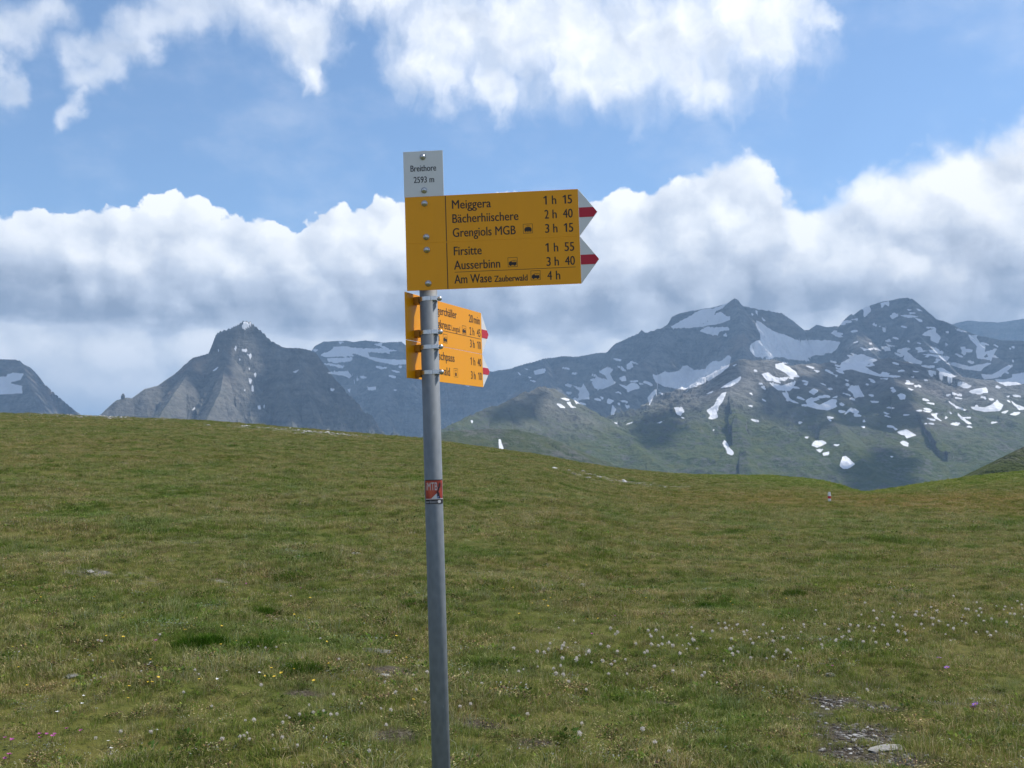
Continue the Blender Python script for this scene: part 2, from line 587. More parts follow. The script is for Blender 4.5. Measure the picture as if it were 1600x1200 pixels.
SNOW = []
SNOW += Z(1000, 440, 5.333, [
    [(250,390),(300,350),(400,300),(510,235),(620,230),(740,175),(700,210),(640,245),(610,290),(560,330),(480,375),(370,390)],
    [(480,375),(560,340),(640,265),(680,255),(720,290),(755,295),(755,320),(690,345),(600,360),(520,378)],
    [(490,410),(560,385),(720,380),(748,390),(745,408),(670,410),(645,450),(560,435)], [(690,455),(715,430),(725,460)],
    [(965,360),(975,330),(1010,340),(1060,390),(1110,415),(1220,450),(1300,490),(1390,490),(1520,490),(1600,495),(1670,505),(1640,560),(1600,595),(1500,600),(1440,620),(1400,640),(1415,665),(1300,650),(1200,630),(1050,625),(970,630),(920,580),(920,530),(960,500),(1010,490),(1000,430)],
    [(105,775),(140,785),(210,750),(240,765),(330,745),(360,705),(400,705),(450,740),(540,730),(590,680),(610,665),(670,670),(740,615),(760,630),(740,710),(650,780),(560,840),(450,880),(360,900),(280,890),(200,870),(130,840)],
    [(665,890),(730,850),(790,820),(850,785),(820,840),(750,875)],
    [(555,1080),(620,1030),(650,970),(690,930),(722,922),(700,980),(660,1040),(640,1090),(650,1130),(600,1150),(570,1140),(590,1110)],
    [(1130,690),(1180,680),(1240,710),(1290,745),(1330,795),(1250,795),(1200,750),(1130,720)],
    [(1010,775),(1070,758),(1100,785),(1160,805),(1240,795),(1210,830),(1060,825)],
    [(1080,845),(1130,850),(1180,870),(1300,830),(1280,880),(1250,910),(1150,905)],
    [(1180,925),(1240,930),(1240,970),(1330,1020),(1280,1010),(1220,980)],
    [(1385,990),(1430,965),(1500,980),(1440,1005),(1500,1030),(1600,980),(1640,990),(1630,1050),(1560,1075),(1470,1060),(1400,1040)],
    [(1405,920),(1450,890),(1490,910),(1450,945)],
    [(915,1145),(960,1150),(1020,1160),(970,1172)], [(900,1033),(940,1033),(935,1047)], [(908,930),(935,928),(938,952)], [(775,700),(810,683),(790,707)],
    [(65,970),(120,905),(165,900),(110,960),(80,1035)], [(150,930),(180,920),(195,945)],
    [(285,1050),(350,1050),(370,1080),(340,1120),(310,1110)], [(130,1182),(215,1158),(170,1180)], [(340,1128),(385,1145),(350,1142)],
    [(535,945),(620,908),(590,932)], [(375,915),(410,892),(395,915)],
    [(965,245),(985,245),(980,280)], [(1010,290),(1045,330),(1030,332)], [(1360,855),(1400,848),(1390,867)], [(1440,738),(1500,745),(1480,760)], [(930,260),(950,280),(935,282)]])
SNOW += Z(1300, 440, 5.333, [
    [(245,215),(310,185),(325,250),(270,300),(265,250)], [(150,318),(220,308),(215,322)], [(410,180),(470,165),(480,210),(440,190),(415,225)], [(480,295),(520,260),(555,280),(510,315)],
    [(570,285),(620,278),(725,293),(640,304)], [(640,258),(710,264),(650,275)], [(700,225),(740,237),(760,252),(720,243)], [(625,233),(675,234),(640,246)],
    [(415,400),(455,375),(445,430)], [(750,445),(800,410),(865,390),(870,430),(910,465),(880,515),(825,490),(830,460)], [(1025,395),(1060,395),(1125,420),(1080,422)],
    [(1135,445),(1200,450),(1230,510),(1280,540),(1270,590),(1340,570),(1380,550),(1340,620),(1325,670),(1290,600),(1250,650),(1215,640),(1200,580),(1210,540),(1160,490)],
    [(1070,545),(1110,545),(1110,560),(1175,570),(1170,590),(1090,590)],
    [(0,432),(60,440),(100,465),(40,462)], [(235,545),(300,570),(270,580)], [(405,540),(450,540),(495,575),(440,575)], [(450,512),(480,532),(550,538),(470,543)],
    [(540,570),(610,555),(660,560),(620,580),(660,610),(690,640),(755,670),(740,690),(650,675),(595,650),(610,620),(565,595)],
    [(690,555),(740,545),(760,570),(720,577)], [(805,570),(860,570),(930,585),(920,602),(820,592)], [(745,605),(820,605),(985,630),(950,650),(860,627)], [(840,675),(890,655),(880,682)],
    [(735,698),(860,703),(850,720),(780,717)], [(865,725),(920,720),(1000,770),(1020,795),(960,790),(890,780),(900,750)],
    [(945,680),(1020,675),(1150,710),(1300,680),(1330,685),(1270,715),(1240,745),(1150,738),(1070,720)],
    [(1240,770),(1330,780),(1400,740),(1480,695),(1515,700),(1440,760),(1380,800),(1270,815)],
    [(1350,815),(1440,820),(1500,800),(1500,770),(1540,770),(1700,755),(1700,840),(1450,870),(1400,850)],
    [(75,680),(150,640),(120,610),(180,620),(250,605),(380,655),(300,690),(260,700),(340,750),(400,775),(460,755),(480,780),(580,790),(540,802),(400,792),(300,770),(180,735),(70,725)],
    [(30,740),(90,745),(105,770),(60,762)], [(0,773),(50,780),(40,792)], [(390,810),(470,806),(460,818)], [(650,795),(690,788),(680,802)], [(800,765),(855,780),(830,790)],
    [(135,900),(160,870),(225,865),(240,910),(270,960),(190,965),(180,935)], [(490,912),(520,895),(540,915),(510,925)], [(545,945),(580,930),(615,945),(610,980),(570,985)],
    [(0,970),(50,950),(40,972)], [(100,1115),(150,1055),(190,1060),(230,1085),(210,1105),(150,1085)],
    [(630,885),(685,900),(660,908)], [(680,865),(725,870),(700,882)],
    [(915,830),(980,840),(1015,855),(950,848)], [(1020,845),(1070,825),(1160,870),(1140,890),(1100,890)], [(1140,915),(1200,895),(1290,885),(1300,930),(1250,925),(1170,935)],
    [(930,945),(1000,938),(970,958)], [(1040,940),(1080,935),(1085,955),(1050,955)],
    [(960,985),(1010,1020),(1060,1050),(1125,1065),(1110,1077),(1040,1054),(990,1014)],
    [(1155,1045),(1280,1050),(1340,1020),(1385,985),(1390,1010),(1430,1030),(1400,1080),(1270,1085),(1180,1065)],
    [(1410,1095),(1475,1070),(1450,1102)], [(1480,1110),(1520,1090),(1580,1090),(1530,1117)], [(1490,990),(1540,1030),(1640,1060),(1560,1072),(1520,1030)],
    [(825,1100),(875,1100),(875,1130),(915,1165),(860,1140)], [(700,1073),(750,1068),(745,1087)], [(1450,960),(1490,950),(1470,967)]])
SNOW += Z(1000, 600, 5.333, [
    [(690,500),(700,465),(720,480),(745,530),(785,575),(770,595),(730,580),(720,545)], [(1430,510),(1460,475),(1520,470),(1560,495),(1480,530)],
    [(1465,550),(1530,545),(1500,572)], [(1520,580),(1580,563),(1570,592),(1530,597)], [(1370,445),(1410,438),(1395,457)], [(1310,320),(1360,316),(1330,335)], [(600,390),(625,373),(610,394)]])
SNOW += Z(1300, 600, 5.333, [
    [(65,680),(90,610),(120,605),(165,640),(190,670),(130,710),(95,710)], [(545,400),(625,380),(705,430),(620,452),(610,430),(560,415)],
    [(565,485),(605,475),(640,495),(635,525),(600,515)], [(500,353),(550,375),(530,387)], [(10,508),(75,503),(40,520)], [(480,603),(520,603),(500,613)]])
SNOW += Z(680, 540, 4.848, [
    [(745,195),(790,180),(838,175),(830,210),(760,222)], [(710,258),(770,270),(750,280)], [(700,238),(735,240),(720,250)], [(620,200),(665,225),(640,222)], [(660,168),(730,185),(690,181)],
    [(1240,200),(1300,165),(1350,180),(1325,215),(1345,260),(1370,285),(1270,330),(1210,325),(1190,285),(1230,240),(1260,250),(1310,265),(1290,230)],
    [(1395,245),(1440,230),(1448,265),(1410,272)], [(1390,290),(1450,310),(1490,285),(1530,290),(1560,320),(1470,345)],
    [(1450,150),(1490,120),(1505,160),(1455,187)], [(1085,370),(1123,290),(1165,360),(1168,408),(1090,405)], [(1050,400),(1065,395),(1090,430),(1070,445)],
    [(920,440),(945,438),(990,472),(950,472)], [(995,430),(1025,428),(1040,460),(1075,468),(1030,472)],
    [(1250,385),(1280,395),(1265,410)], [(1300,430),(1310,400),(1355,420),(1325,445)], [(1330,520),(1345,455),(1370,480),(1355,525)], [(1390,408),(1450,430),(1420,428)], [(1430,453),(1480,460),(1460,475)],
    [(1350,585),(1390,577),(1380,594)], [(1435,602),(1530,570),(1480,594)], [(484,710),(497,710),(517,785),(486,780)], [(268,568),(287,568),(283,590)],
    [(90,258),(180,285),(130,284)], [(215,295),(300,298),(250,310)]])
SNOW += Z(200, 480, 5.333, [
    [(945,170),(970,120),(1040,145),(1000,165),(980,180)], [(875,332),(908,335),(900,360)], [(945,365),(960,348),(1000,348),(990,367),(960,372)], [(990,392),(1035,392),(1020,437),(1010,405)],
    [(923,442),(942,418),(937,438)], [(1000,590),(1020,605),(1035,605),(1020,640)], [(1029,700),(1034,650),(1048,660),(1047,700)], [(1050,555),(1070,555),(1060,592)],
    [(1080,825),(1105,820),(1108,855),(1088,850)], [(1128,830),(1146,813),(1140,842)], [(700,537),(760,490),(730,524)], [(523,862),(577,828),(550,854)], [(1375,540),(1430,518),(1395,552)],
    [(738,367),(767,348),(750,370)], [(1003,510),(1017,510),(1013,524)], [(965,690),(980,680),(975,700)]])
SNOW += Z(0, 460, 2.963, [[(-60, 400), (0,390),(60,365),(110,368),(95,395),(40,410),(100,425),(105,460),(70,460),(0,462), (-60, 450)]])
SNOW += Z(400, 500, 5.333, [
    [(530,290),(600,270),(660,235),(640,225),(760,225),(900,240),(1060,240),(1180,255),(1060,275),(930,265),(950,310),(1100,330),(1270,335),(1500,350),(1500,372),(1270,365),(1150,375),(1000,345),(930,315),(860,290),(780,270),(820,300),(700,300),(590,310)],
    [(590,325),(700,320),(810,312),(790,345),(720,350),(660,355),(600,345)], [(560,370),(620,365),(740,385),(650,387)], [(590,440),(680,430),(770,430),(780,460),(700,462)],
    [(615,570),(660,578),(640,592)], [(760,578),(790,578),(780,607)], [(930,560),(1005,558),(1000,580),(940,587)], [(1140,581),(1180,581),(1160,593)], [(690,183),(740,184),(700,200)],
    [(980,205),(1060,190),(1040,220)], [(470,243),(530,250),(490,264)], [(1050,396),(1100,394),(1080,407)]])

for _ in range(230):                     # specks and short streaks of old snow between the fields
    cx, cy = [(rng.uniform(1290, 1660), rng.uniform(500, 668)), (rng.uniform(1170, 1330), rng.uniform(545, 640)), (rng.uniform(880, 1020), rng.uniform(560, 640)), (rng.uniform(520, 650), rng.uniform(535, 605))][rng.choice(4, p=[.66, .14, .12, .08])]
    w_, h_, tl = rng.uniform(2.0, 8.0), rng.uniform(.9, 2.2), rng.normal(.25, .35)
    SNOW.append([(cx + w_ * math.cos(t) * (1 + .3 * math.sin(3 * t + cx)) , cy + h_ * math.sin(t) + tl * w_ * math.cos(t) * .6) for t in np.linspace(0, 5.6, 8)])
MS = 2  # map resolution: two samples per photograph pixel
MX0, MY0, MW, MH = -40, 460, 1720, 320
snow_map = np.zeros((MH * MS, MW * MS), np.float32)
for poly in SNOW:
    p = (np.array(poly) - (MX0, MY0)) * MS
    x0, y0 = np.maximum(np.floor(p.min(0)).astype(int) - 1, 0)
    x1, y1 = np.minimum(np.ceil(p.max(0)).astype(int) + 2, (MW * MS, MH * MS))
    if x1 <= x0 or y1 <= y0: continue
    yy, xx = np.mgrid[y0:y1, x0:x1]
    xx = xx + .5
    yy = yy + .5
    ins = np.zeros(xx.shape, bool)
    for (ax, ay), (bx, by) in zip(p, np.roll(p, -1, 0)):
        c = (ay > yy) != (by > yy)
        with np.errstate(divide='ignore', invalid='ignore'):
            ins ^= c & (xx < (bx - ax) * (yy - ay) / (by - ay + 1e-12) + ax)
    snow_map[y0:y1, x0:x1] = np.maximum(snow_map[y0:y1, x0:x1], ins)
for _ in range(2):
    q = np.pad(snow_map, 1, mode='edge')
    snow_map = (q[1:-1, 1:-1] * 2 + q[:-2, 1:-1] + q[2:, 1:-1] + q[1:-1, :-2] + q[1:-1, 2:]) / 6


def snow_at(V):
    px, py = project(V)
    wx = 1.6 * fbm(V[:, 0] / 60, (V[:, 1] + V[:, 2]) / 60, 71, 4)
    wy = 1.2 * fbm(V[:, 0] / 60, (V[:, 1] + V[:, 2]) / 60, 91, 4)
    u = np.clip((px + wx - MX0) * MS, 0, MW * MS - 1.01)
    v = np.clip((py + wy - MY0) * MS, 0, MH * MS - 1.01)
    i, j = v.astype(int), u.astype(int)
    fu, fv = u - j, v - i
    s = snow_map
    i2, j2 = np.minimum(i + 1, MH * MS - 1), np.minimum(j + 1, MW * MS - 1)
    return (s[i, j] * (1 - fu) + s[i, j2] * fu) * (1 - fv) + (s[i2, j] * (1 - fu) + s[i2, j2] * fu) * fv


# ------------------------------------------------------------------ mountains
def mountain_material(name, rock_lo, rock_hi, grass, g_lo, g_hi, slope_lo, slope_hi, warm=0.0):
    """rock with strata and scree, grass on gentler ground below an altitude, snow fields from the mesh attribute"""
    m, n, out = mat_new(name)
    geo = n.new('ShaderNodeNewGeometry')
    pos = geo.outputs['Position']
    sp = n.new('ShaderNodeSeparateXYZ')
    n.put(sp.inputs[0], pos)
    sn = n.new('ShaderNodeSeparateXYZ')
    n.put(sn.inputs[0], geo.outputs['Normal'])
    snow = n.new('ShaderNodeAttribute', attribute_name='snow').outputs['Fac']
    gul = n.new('ShaderNodeAttribute', attribute_name='gully').outputs['Fac']
    big = n.noise(pos, 0.0022, 5, .6)
    mid = n.noise(pos, 0.011, 7, .70)
    fin = n.noise(pos, 0.045, 6, .76)
    strata = n.noise(n.v('MULTIPLY', pos, (.004, .004, .045)), 1.0, 5, .6)
    f = n.add(n.add(n.mul(mid, .40), n.mul(strata, .30)), n.mul(fin, .45))
    lohi = tuple(.5 * (a + b) for a, b in zip(rock_lo, rock_hi))
    rock = n.ramp(f, [(0.44, rock_lo), (0.58, lohi), (0.72, rock_hi)])
    scree = n.mix(fin, tuple(q * .75 for q in rock_hi), tuple(min(1, q * 1.35) for q in rock_hi))
    rock = n.mix(n.mul(n.step(gul, .35, .75), n.step(mid, .35, .6, .25, .8)), rock, scree)
    rock = n.mix(n.mul(n.step(sn.outputs[2], .52, .86), n.step(n.add(n.mul(fin, .5), n.mul(mid, .5)), .40, .60, .15, .75)), rock, scree)
    if warm:
        rock = n.mix(n.mul(n.step(big, .55, .68), warm), rock, n.mix(fin, (0.20, 0.15, 0.12), (0.34, 0.27, 0.22)))
    gm = n.mul(n.step(n.add(sn.outputs[2], n.mad(mid, .34, -.17)), slope_lo, slope_hi),
               n.sub(1.0, n.step(n.add(sp.outputs[2], n.mad(big, 420, -210)), g_lo, g_hi)))
    gm = n.mul(gm, n.step(n.add(n.mul(fin, .6), n.mul(mid, .5)), .41, .57))
    gcol = n.ramp(mid, [(0.3, tuple(q * .62 for q in grass)), (0.5, grass), (0.7, (grass[0] * 1.55, grass[1] * 1.25, grass[2] * 1.3))])
    c = n.mix(gm, rock, gcol)
    sm = n.step(n.add(snow, n.add(n.mad(fin, .55, -.275), n.mad(n.noise(pos, .10, 5, .7), .60, -.30))), .22, .44)
    sc = n.mix(n.noise(n.v('MULTIPLY', pos, (.02, .02, .006)), 1.0, 4, .6), (0.66, 0.665, 0.69), (0.88, 0.885, 0.90))
    c = n.mix(sm, c, sc)
    b = n.new('ShaderNodeBsdfDiffuse')
    n.put(b.inputs['Color'], c)
    bp = n.new('ShaderNodeBump')
    n.put(bp.inputs['Strength'], n.fmix(sm, 1.0, .15))
    bp.inputs['Distance'].default_value = 22.0
    n.put(bp.inputs['Height'], n.add(n.mul(n.noise(pos, .018, 7, .68), 1.0), n.mul(strata, .5)))
    n.put(b.inputs['Normal'], bp.outputs[0])
    n.put(out.inputs[0], b.outputs[0])
    return m


def terrain(name, ridges, az0, az1, naz, r0, r1, nr, mat, floor=FLOOR, iso=(60, 260), gul=(45, 130), crest=6.0, seed=1, label='', snow=True, rough=22, calm=None):
    a = np.radians(np.linspace(az0, az1, naz))
    r = np.linspace(r0, r1, nr)
    A, Rr = np.meshgrid(a, r, indexing='ij')
    X, Y = Rr * np.sin(A), Rr * np.cos(A)
    X0, Y0 = X, Y
    wx = 45 * fbm(X / 420, Y / 420, seed + 500, 3)
    wy = 45 * fbm(X / 420, Y / 420, seed + 600, 3)
    # relief shared by every ridge, in true map coordinates
    ir = ridged((X + wx) / iso[1], (Y + wy) / iso[1], seed + 40, 6, .52)
    fr_ = ridged((X + wx) / 75, (Y + wy) / 75, seed + 90, 4, .6)
    cn = fbm(X / 70, Y / 70, seed + 77, 4, .55)
    lf = 120 * gnoise(X / 700, Y / 700, seed + 8)
    h = np.full(X.shape, -1e9)
    gully = np.zeros(X.shape)
    off = 0.0
    for rd in ridges:
        s1, d1, s2 = rd['fall']
        P = np.array([at(*p) for p in rd['pts']])
        best = np.full(X.shape, -1e9)
        bd = np.zeros(X.shape)
        bs = np.zeros(X.shape)
        for p, q in zip(P[:-1], P[1:]):
            e = q[:2] - p[:2]
            L = math.hypot(*e) + 1e-6
            t = np.clip(((X - p[0]) * e[0] + (Y - p[1]) * e[1]) / L ** 2, 0, 1)
            d = np.hypot(X - p[0] - t * e[0], Y - p[1] - t * e[1])
            hh = p[2] + t * (q[2] - p[2]) - s2 * d - (s1 - s2) * d1 * (1 - np.exp(-d / d1))
            k = hh > best
            best[k] = hh[k]
            bd[k] = d[k]
            bs[k] = (off + t * L)[k]
            off += L
        off += 3000
        ramp = sstep(bd, 10, 260)
        soft = 1.0 if calm is None else .40 + .60 * sstep(best + lf, *calm)
        gn = ridged((bs + wx) / gul[1], (bd + wy) / (gul[1] * 5), seed, 3)
        hh = best - gul[0] * soft ** 2 * ramp * (1 - gn) * 1.3
        hh = hh - iso[0] * soft * sstep(bd, 25, 420) * (1 - ir) * 1.4
        hh = hh - soft * sstep(bd, 30, 160) * rough * (1 - fr_)
        hh = hh + crest * cn * np.exp(-bd / 90)
        k = hh > h
        h[k] = hh[k]
        gully[k] = ((1 - gn) * ramp)[k]
    h = np.maximum(h, floor - 5 + 10 * fbm(X / 200, Y / 200, seed + 3, 3))
    V = np.stack([X0, Y0, h], -1).reshape(-1, 3)
    at_ = {'gully': gully.ravel()}
    if snow:
        at_['snow'] = snow_at(V)
    o = np_mesh(name, V, grid_faces(*A.shape)[:, ::-1], mat, True, at_)
    tag(o, label, 'mountain', kind='structure')
    return o


ROCK_D = ((0.026, 0.030, 0.036), (0.23, 0.228, 0.222))
mat_left = mountain_material('rock_and_grass_pyramid', (0.050, 0.052, 0.052), (0.225, 0.215, 0.195), (0.070, 0.078, 0.042), 60, 480, .60, .86, .4)
mat_back = mountain_material('dark_rock', ROCK_D[0], ROCK_D[1], (0.055, 0.068, 0.035), 120, 520, .66, .92, .5)
mat_front = mountain_material('grassy_rock_slopes', (0.050, 0.052, 0.052), (0.215, 0.21, 0.198), (0.074, 0.096, 0.038), 40, 350, .50, .80, .2)
mat_hump = mountain_material('grassy_hump', (0.09, 0.09, 0.08), (0.22, 0.21, 0.19), (0.066, 0.082, 0.034), 400, 900, .5, .75)

# left far ridge with a snow field
terrain('mountain', [dict(fall=(1.0, 300, .62), pts=[(-420, 600, 7200), (-200, 560, 7100), (-60, 572, 7000), (0, 560, 7000), (25, 561, 7000), (45, 572, 7000), (52, 582, 6950), (72, 602, 6900), (92, 620, 6850), (112, 637, 6800), (132, 652, 6700), (160, 690, 6500)]),
                     dict(fall=(1.0, 200, .6), pts=[(30, 562, 7000), (60, 640, 6300), (90, 700, 5900)])],
        -40, -21.5, 420, 5200, 8200, 220, mat_back, seed=21, label='dark rocky mountain with a snow field at the left edge of the photo')
# pyramid peak
terrain('mountain', [
    dict(fall=(1.4, 120, .70), pts=[(140, 662, 5000), (165, 640, 5050), (182, 625, 5080), (196, 621, 5100), (206, 622, 5120), (226, 607, 5150), (247, 602, 5200), (270, 586, 5250), (290, 572, 5300), (302, 559, 5330), (318, 554, 5350), (328, 551, 5360)]),
    dict(fall=(3.6, 62, .72), pts=[(328, 551, 5360), (331, 540, 5380), (338, 521, 5400), (346, 515.5, 5410), (360, 513, 5420), (372, 506, 5440), (380, 500.5, 5450), (391, 502, 5460), (400, 510, 5470), (412, 520, 5480), (425, 533, 5490)]),
    dict(fall=(1.4, 120, .70), pts=[(425, 533, 5490), (440, 541, 5500),
                                     (460, 543, 5500), (480, 546, 5520), (494, 552, 5530), (505, 566, 5540), (512, 585, 5560), (530, 620, 5600), (560, 680, 5700)]),
    dict(fall=(1.0, 150, .72), pts=[(350, 545, 5330), (352, 570, 5180), (345, 610, 4950), (325, 650, 4700), (305, 700, 4450)]),
    dict(fall=(0.9, 150, .72), pts=[(436, 545, 5480), (440, 590, 5250), (452, 640, 4950), (465, 700, 4650)]),
    dict(fall=(0.85, 160, .70), pts=[(302, 559, 5330), (288, 592, 5150), (255, 640, 4850), (225, 700, 4550)]),
    dict(fall=(1.0, 160, .70), pts=[(460, 543, 5500), (475, 590, 5200), (490, 650, 4900), (505, 700, 4650)])],
    -26, -1.5, 1300, 4200, 6400, 420, mat_left, iso=(95, 300), gul=(16, 90), rough=42, seed=5, crest=7,
    label='steep pyramid shaped rock peak left of the signpost')
# long back range: flat top, right massif
terrain('mountain_range', [
    dict(fall=(1.7, 260, .55), pts=[(400, 620, 8600), (460, 580, 8500), (486, 549, 8400), (492, 540, 8400), (505, 533, 8400), (540, 531, 8400), (552, 534, 8400), (570, 531, 8400), (600, 535, 8350), (627, 533, 8300), (642, 546, 8250), (662, 553, 8200), (700, 566, 8100),
                                     (740, 577, 8000), (770, 580, 7900), (800, 575, 7800), (815, 570, 7750), (850, 560, 7700), (880, 556, 7650), (905, 557, 7600), (925, 552, 7550), (948, 550, 7500), (962, 536, 7450), (980, 528, 7400), (998, 520, 7380), (1002, 515, 7370), (1008, 520, 7370),
                                     (1036, 511, 7350), (1045, 505, 7350), (1050, 495, 7350), (1062, 489, 7350), (1095, 483, 7350), (1120, 479, 7350), (1138, 473, 7350), (1148, 466, 7350), (1154, 470, 7350), (1158, 477, 7350), (1172, 480, 7380), (1205, 486, 7400), (1222, 489, 7420), (1240, 501, 7450),
                                     (1256, 515, 7500), (1264, 515, 7500), (1276, 507, 7500), (1292, 510, 7500), (1316, 508, 7500), (1328, 495, 7500), (1345, 483, 7500), (1362, 475, 7500), (1382, 470, 7500), (1402, 466, 7500), (1418, 464, 7500), (1436, 475, 7500), (1455, 491, 7500), (1463, 498, 7500),
                                     (1480, 503, 7450), (1500, 513, 7400), (1530, 524, 7300), (1560, 530, 7200), (1600, 532, 7200), (1700, 530, 7100), (1900, 540, 7000)]),
    dict(fall=(0.85, 300, .48), pts=[(1148, 467, 7350), (1160, 510, 6900), (1162, 560, 6400), (1150, 600, 5900)]),
    dict(fall=(0.85, 300, .48), pts=[(1045, 505, 7350), (1020, 550, 6900), (960, 600, 6300), (900, 630, 5900)]),
    dict(fall=(0.85, 300, .48), pts=[(1330, 490, 7500), (1340, 530, 7000), (1360, 548, 6600), (1390, 575, 6200), (1440, 600, 5900)]),
    dict(fall=(0.85, 300, .48), pts=[(1424, 466, 7500), (1430, 520, 7000), (1470, 560, 6500), (1490, 580, 6200)]),
    dict(fall=(0.85, 300, .48), pts=[(1500, 513, 7400), (1540, 545, 6900), (1590, 580, 6400), (1640, 600, 6000)]),
    dict(fall=(0.85, 300, .48), pts=[(850, 560, 7700), (850, 590, 7200), (830, 630, 6600)]),
    dict(fall=(0.85, 300, .48), pts=[(620, 534, 8300), (610, 575, 7800), (600, 630, 7200), (590, 680, 6700)])],
    -13.5, 34, 1900, 5400, 9000, 520, mat_back, iso=(110, 420), gul=(38, 150), rough=40, seed=9, crest=8,
    label='long dark mountain range with snow fields across the horizon')
# front slopes of the right massif
terrain('mountain_slope', [
    dict(fall=(0.55, 200, .30), pts=[(600, 700, 3300), (660, 684, 3350), (692, 668, 3400), (740, 647, 3550), (775, 634, 3650), (800, 622, 3750), (835, 608, 3900), (848, 605, 3950), (868, 610, 4000), (880, 622, 4020), (905, 640, 4050), (960, 654, 4150), (1000, 640, 4200),
                                     (1045, 620, 4300), (1080, 601, 4400), (1120, 579, 4480), (1150, 565, 4520), (1160, 562, 4530), (1185, 561, 4560), (1212, 563, 4600), (1240, 572, 4650), (1290, 566, 4800), (1330, 566, 4900), (1370, 560, 5000), (1410, 562, 5050), (1460, 578, 5050), (1520, 592, 5000), (1600, 600, 5000), (1750, 610, 5000), (1900, 620, 5000)]),
    dict(fall=(0.36, 150, .30), pts=[(1155, 563, 4520), (1140, 610, 4150), (1150, 645, 3800), (1160, 690, 3400), (1175, 740, 3050)]),
    dict(fall=(0.36, 150, .30), pts=[(905, 640, 4050), (960, 670, 3700), (1010, 710, 3300), (1060, 750, 3000)]),
    dict(fall=(0.36, 150, .30), pts=[(1370, 560, 5000), (1400, 600, 4500), (1430, 640, 4000), (1470, 690, 3600), (1500, 740, 3300)]),
    dict(fall=(0.36, 150, .30), pts=[(1240, 572, 4650), (1290, 640, 4000), (1320, 690, 3500), (1370, 745, 3100)]),
    dict(fall=(0.36, 150, .30), pts=[(1520, 592, 5000), (1560, 640, 4400), (1620, 690, 3900)])],
    -9, 34, 1600, 2500, 5500, 540, mat_front, iso=(58, 300), gul=(16, 120), rough=20, calm=(60, 330), seed=15, crest=16,
    label='sunlit grass and rock slopes with scattered snow patches below the range')
terrain('hill', [dict(fall=(0.40, 150, .26), pts=[(560, 720, 2200), (640, 686, 2250), (700, 673, 2300), (760, 670, 2350), (810, 671, 2350), (845, 679, 2350), (875, 694, 2330), (905, 716, 2300), (940, 740, 2280), (990, 770, 2250)])],
        -10, 10, 620, 1700, 2800, 160, mat_hump, rough=9, iso=(16, 160), gul=(10, 70), seed=33, crest=2, label='low green hill with a small snow streak right of the signpost')
terrain('hill', [dict(fall=(0.55, 60, .50), pts=[(1500, 790, 560), (1535, 745, 570), (1560, 724, 580), (1585, 706, 590), (1610, 692, 600), (1700, 650, 620), (1900, 600, 640)])],
        17, 42, 400, 380, 800, 130, mat_hump, floor=-300, rough=1.5, iso=(4, 60), gul=(2, 40), seed=37, crest=.5, snow=False, label='dark green grassy hillside at the right edge of the photo')
terrain('mountain', [dict(fall=(0.9, 300, .6), pts=[(1400, 540, 11500), (1460, 512, 11500), (1510, 500, 11500), (1560, 503, 11500), (1600, 497, 11500), (1700, 480, 11500), (1900, 500, 11500)])],
        18, 36, 300, 9600, 12800, 90, mat_back, seed=44, rough=30, iso=(70, 420), label='distant blue mountain half lost in cloud at the far right', snow=False)

# ------------------------------------------------------------------ unseen high clouds, added and shaped to shade the far mountains
def inside(px, py, poly):
    c = False
    for (ax, ay), (bx, by) in zip(poly, poly[1:] + poly[:1]):
        if (ay > py) != (by > py) and px < (bx - ax) * (py - ay) / (by - ay) + ax: c = not c
    return c


SHADE = [[(398, 512), (412, 545), (430, 570), (432, 588), (408, 600), (400, 632), (412, 652), (440, 660), (490, 664), (530, 690), (600, 690), (600, 500), (430, 500)],
         [(286, 580), (300, 553), (332, 530), (340, 512), (347, 530), (350, 560), (348, 585), (330, 604), (295, 590)],
         [(1190, 612), (1200, 604), (1240, 602), (1290, 585), (1390, 585), (1420, 612), (1440, 650), (1440, 664), (1395, 675), (1320, 664), (1250, 648), (1195, 636)],
         [(788, 640), (840, 616), (850, 612), (848, 652), (770, 658)], [(1110, 590), (1150, 572), (1158, 585), (1120, 598)], [(1010, 650), (1055, 645), (1070, 680), (1020, 700)],
         [(1340, 715), (1420, 700), (1420, 760), (1340, 770)], [(1290, 550), (1460, 550), (1460, 590), (1290, 592)], [(1510, 650), (1600, 640), (1600, 665), (1520, 668)]]
LIT = [[(1325, 520), (1345, 518), (1380, 530), (1400, 550), (1372, 560), (1320, 556)], [(1465, 580), (1530, 585), (1600, 610), (1600, 690), (1450, 645)], [(860, 605), (905, 618), (900, 640), (850, 640)]]
bpy.context.view_layer.update()
dg_ = bpy.context.evaluated_depsgraph_get()
CLOUD_H = 5600.0
puffs = []
for py in range(462, 776, 7):
    for px in range(-44, 1660, 7):
        d = ray(px, py)
        d = d / np.linalg.norm(d)
        ok, loc, nrm, fi, ob, mt = SC.ray_cast(dg_, Vector(EYE), Vector(d), distance=20000)
        if not ok or ob.name.startswith('meadow'): continue
        sh = ob.name.startswith('mountain_range') or (ob.name == 'mountain' and px < 160) or ob.name == 'mountain.002'
        if any(inside(px, py, q) for q in SHADE): sh = True
        if any(inside(px, py, q) for q in LIT): sh = False
        if sh: puffs.append((np.array(loc), (loc - Vector(EYE)).length))
ico = bmesh.new()
bmesh.ops.create_icosphere(ico, subdivisions=1, radius=1)
iv = np.array([v.co for v in ico.verts])
ifc = np.array([[v.index for v in f.verts] for f in ico.faces])
ico.free()
cells = {}
for P, dist in puffs:
    k_ = (CLOUD_H - P[2]) / SUN[2]
    c = P + SUN * k_
    cells.setdefault((round(c[0] / 45), round(c[1] / 45)), (c, dist))
Vs, Fs, b0 = [], [], 0
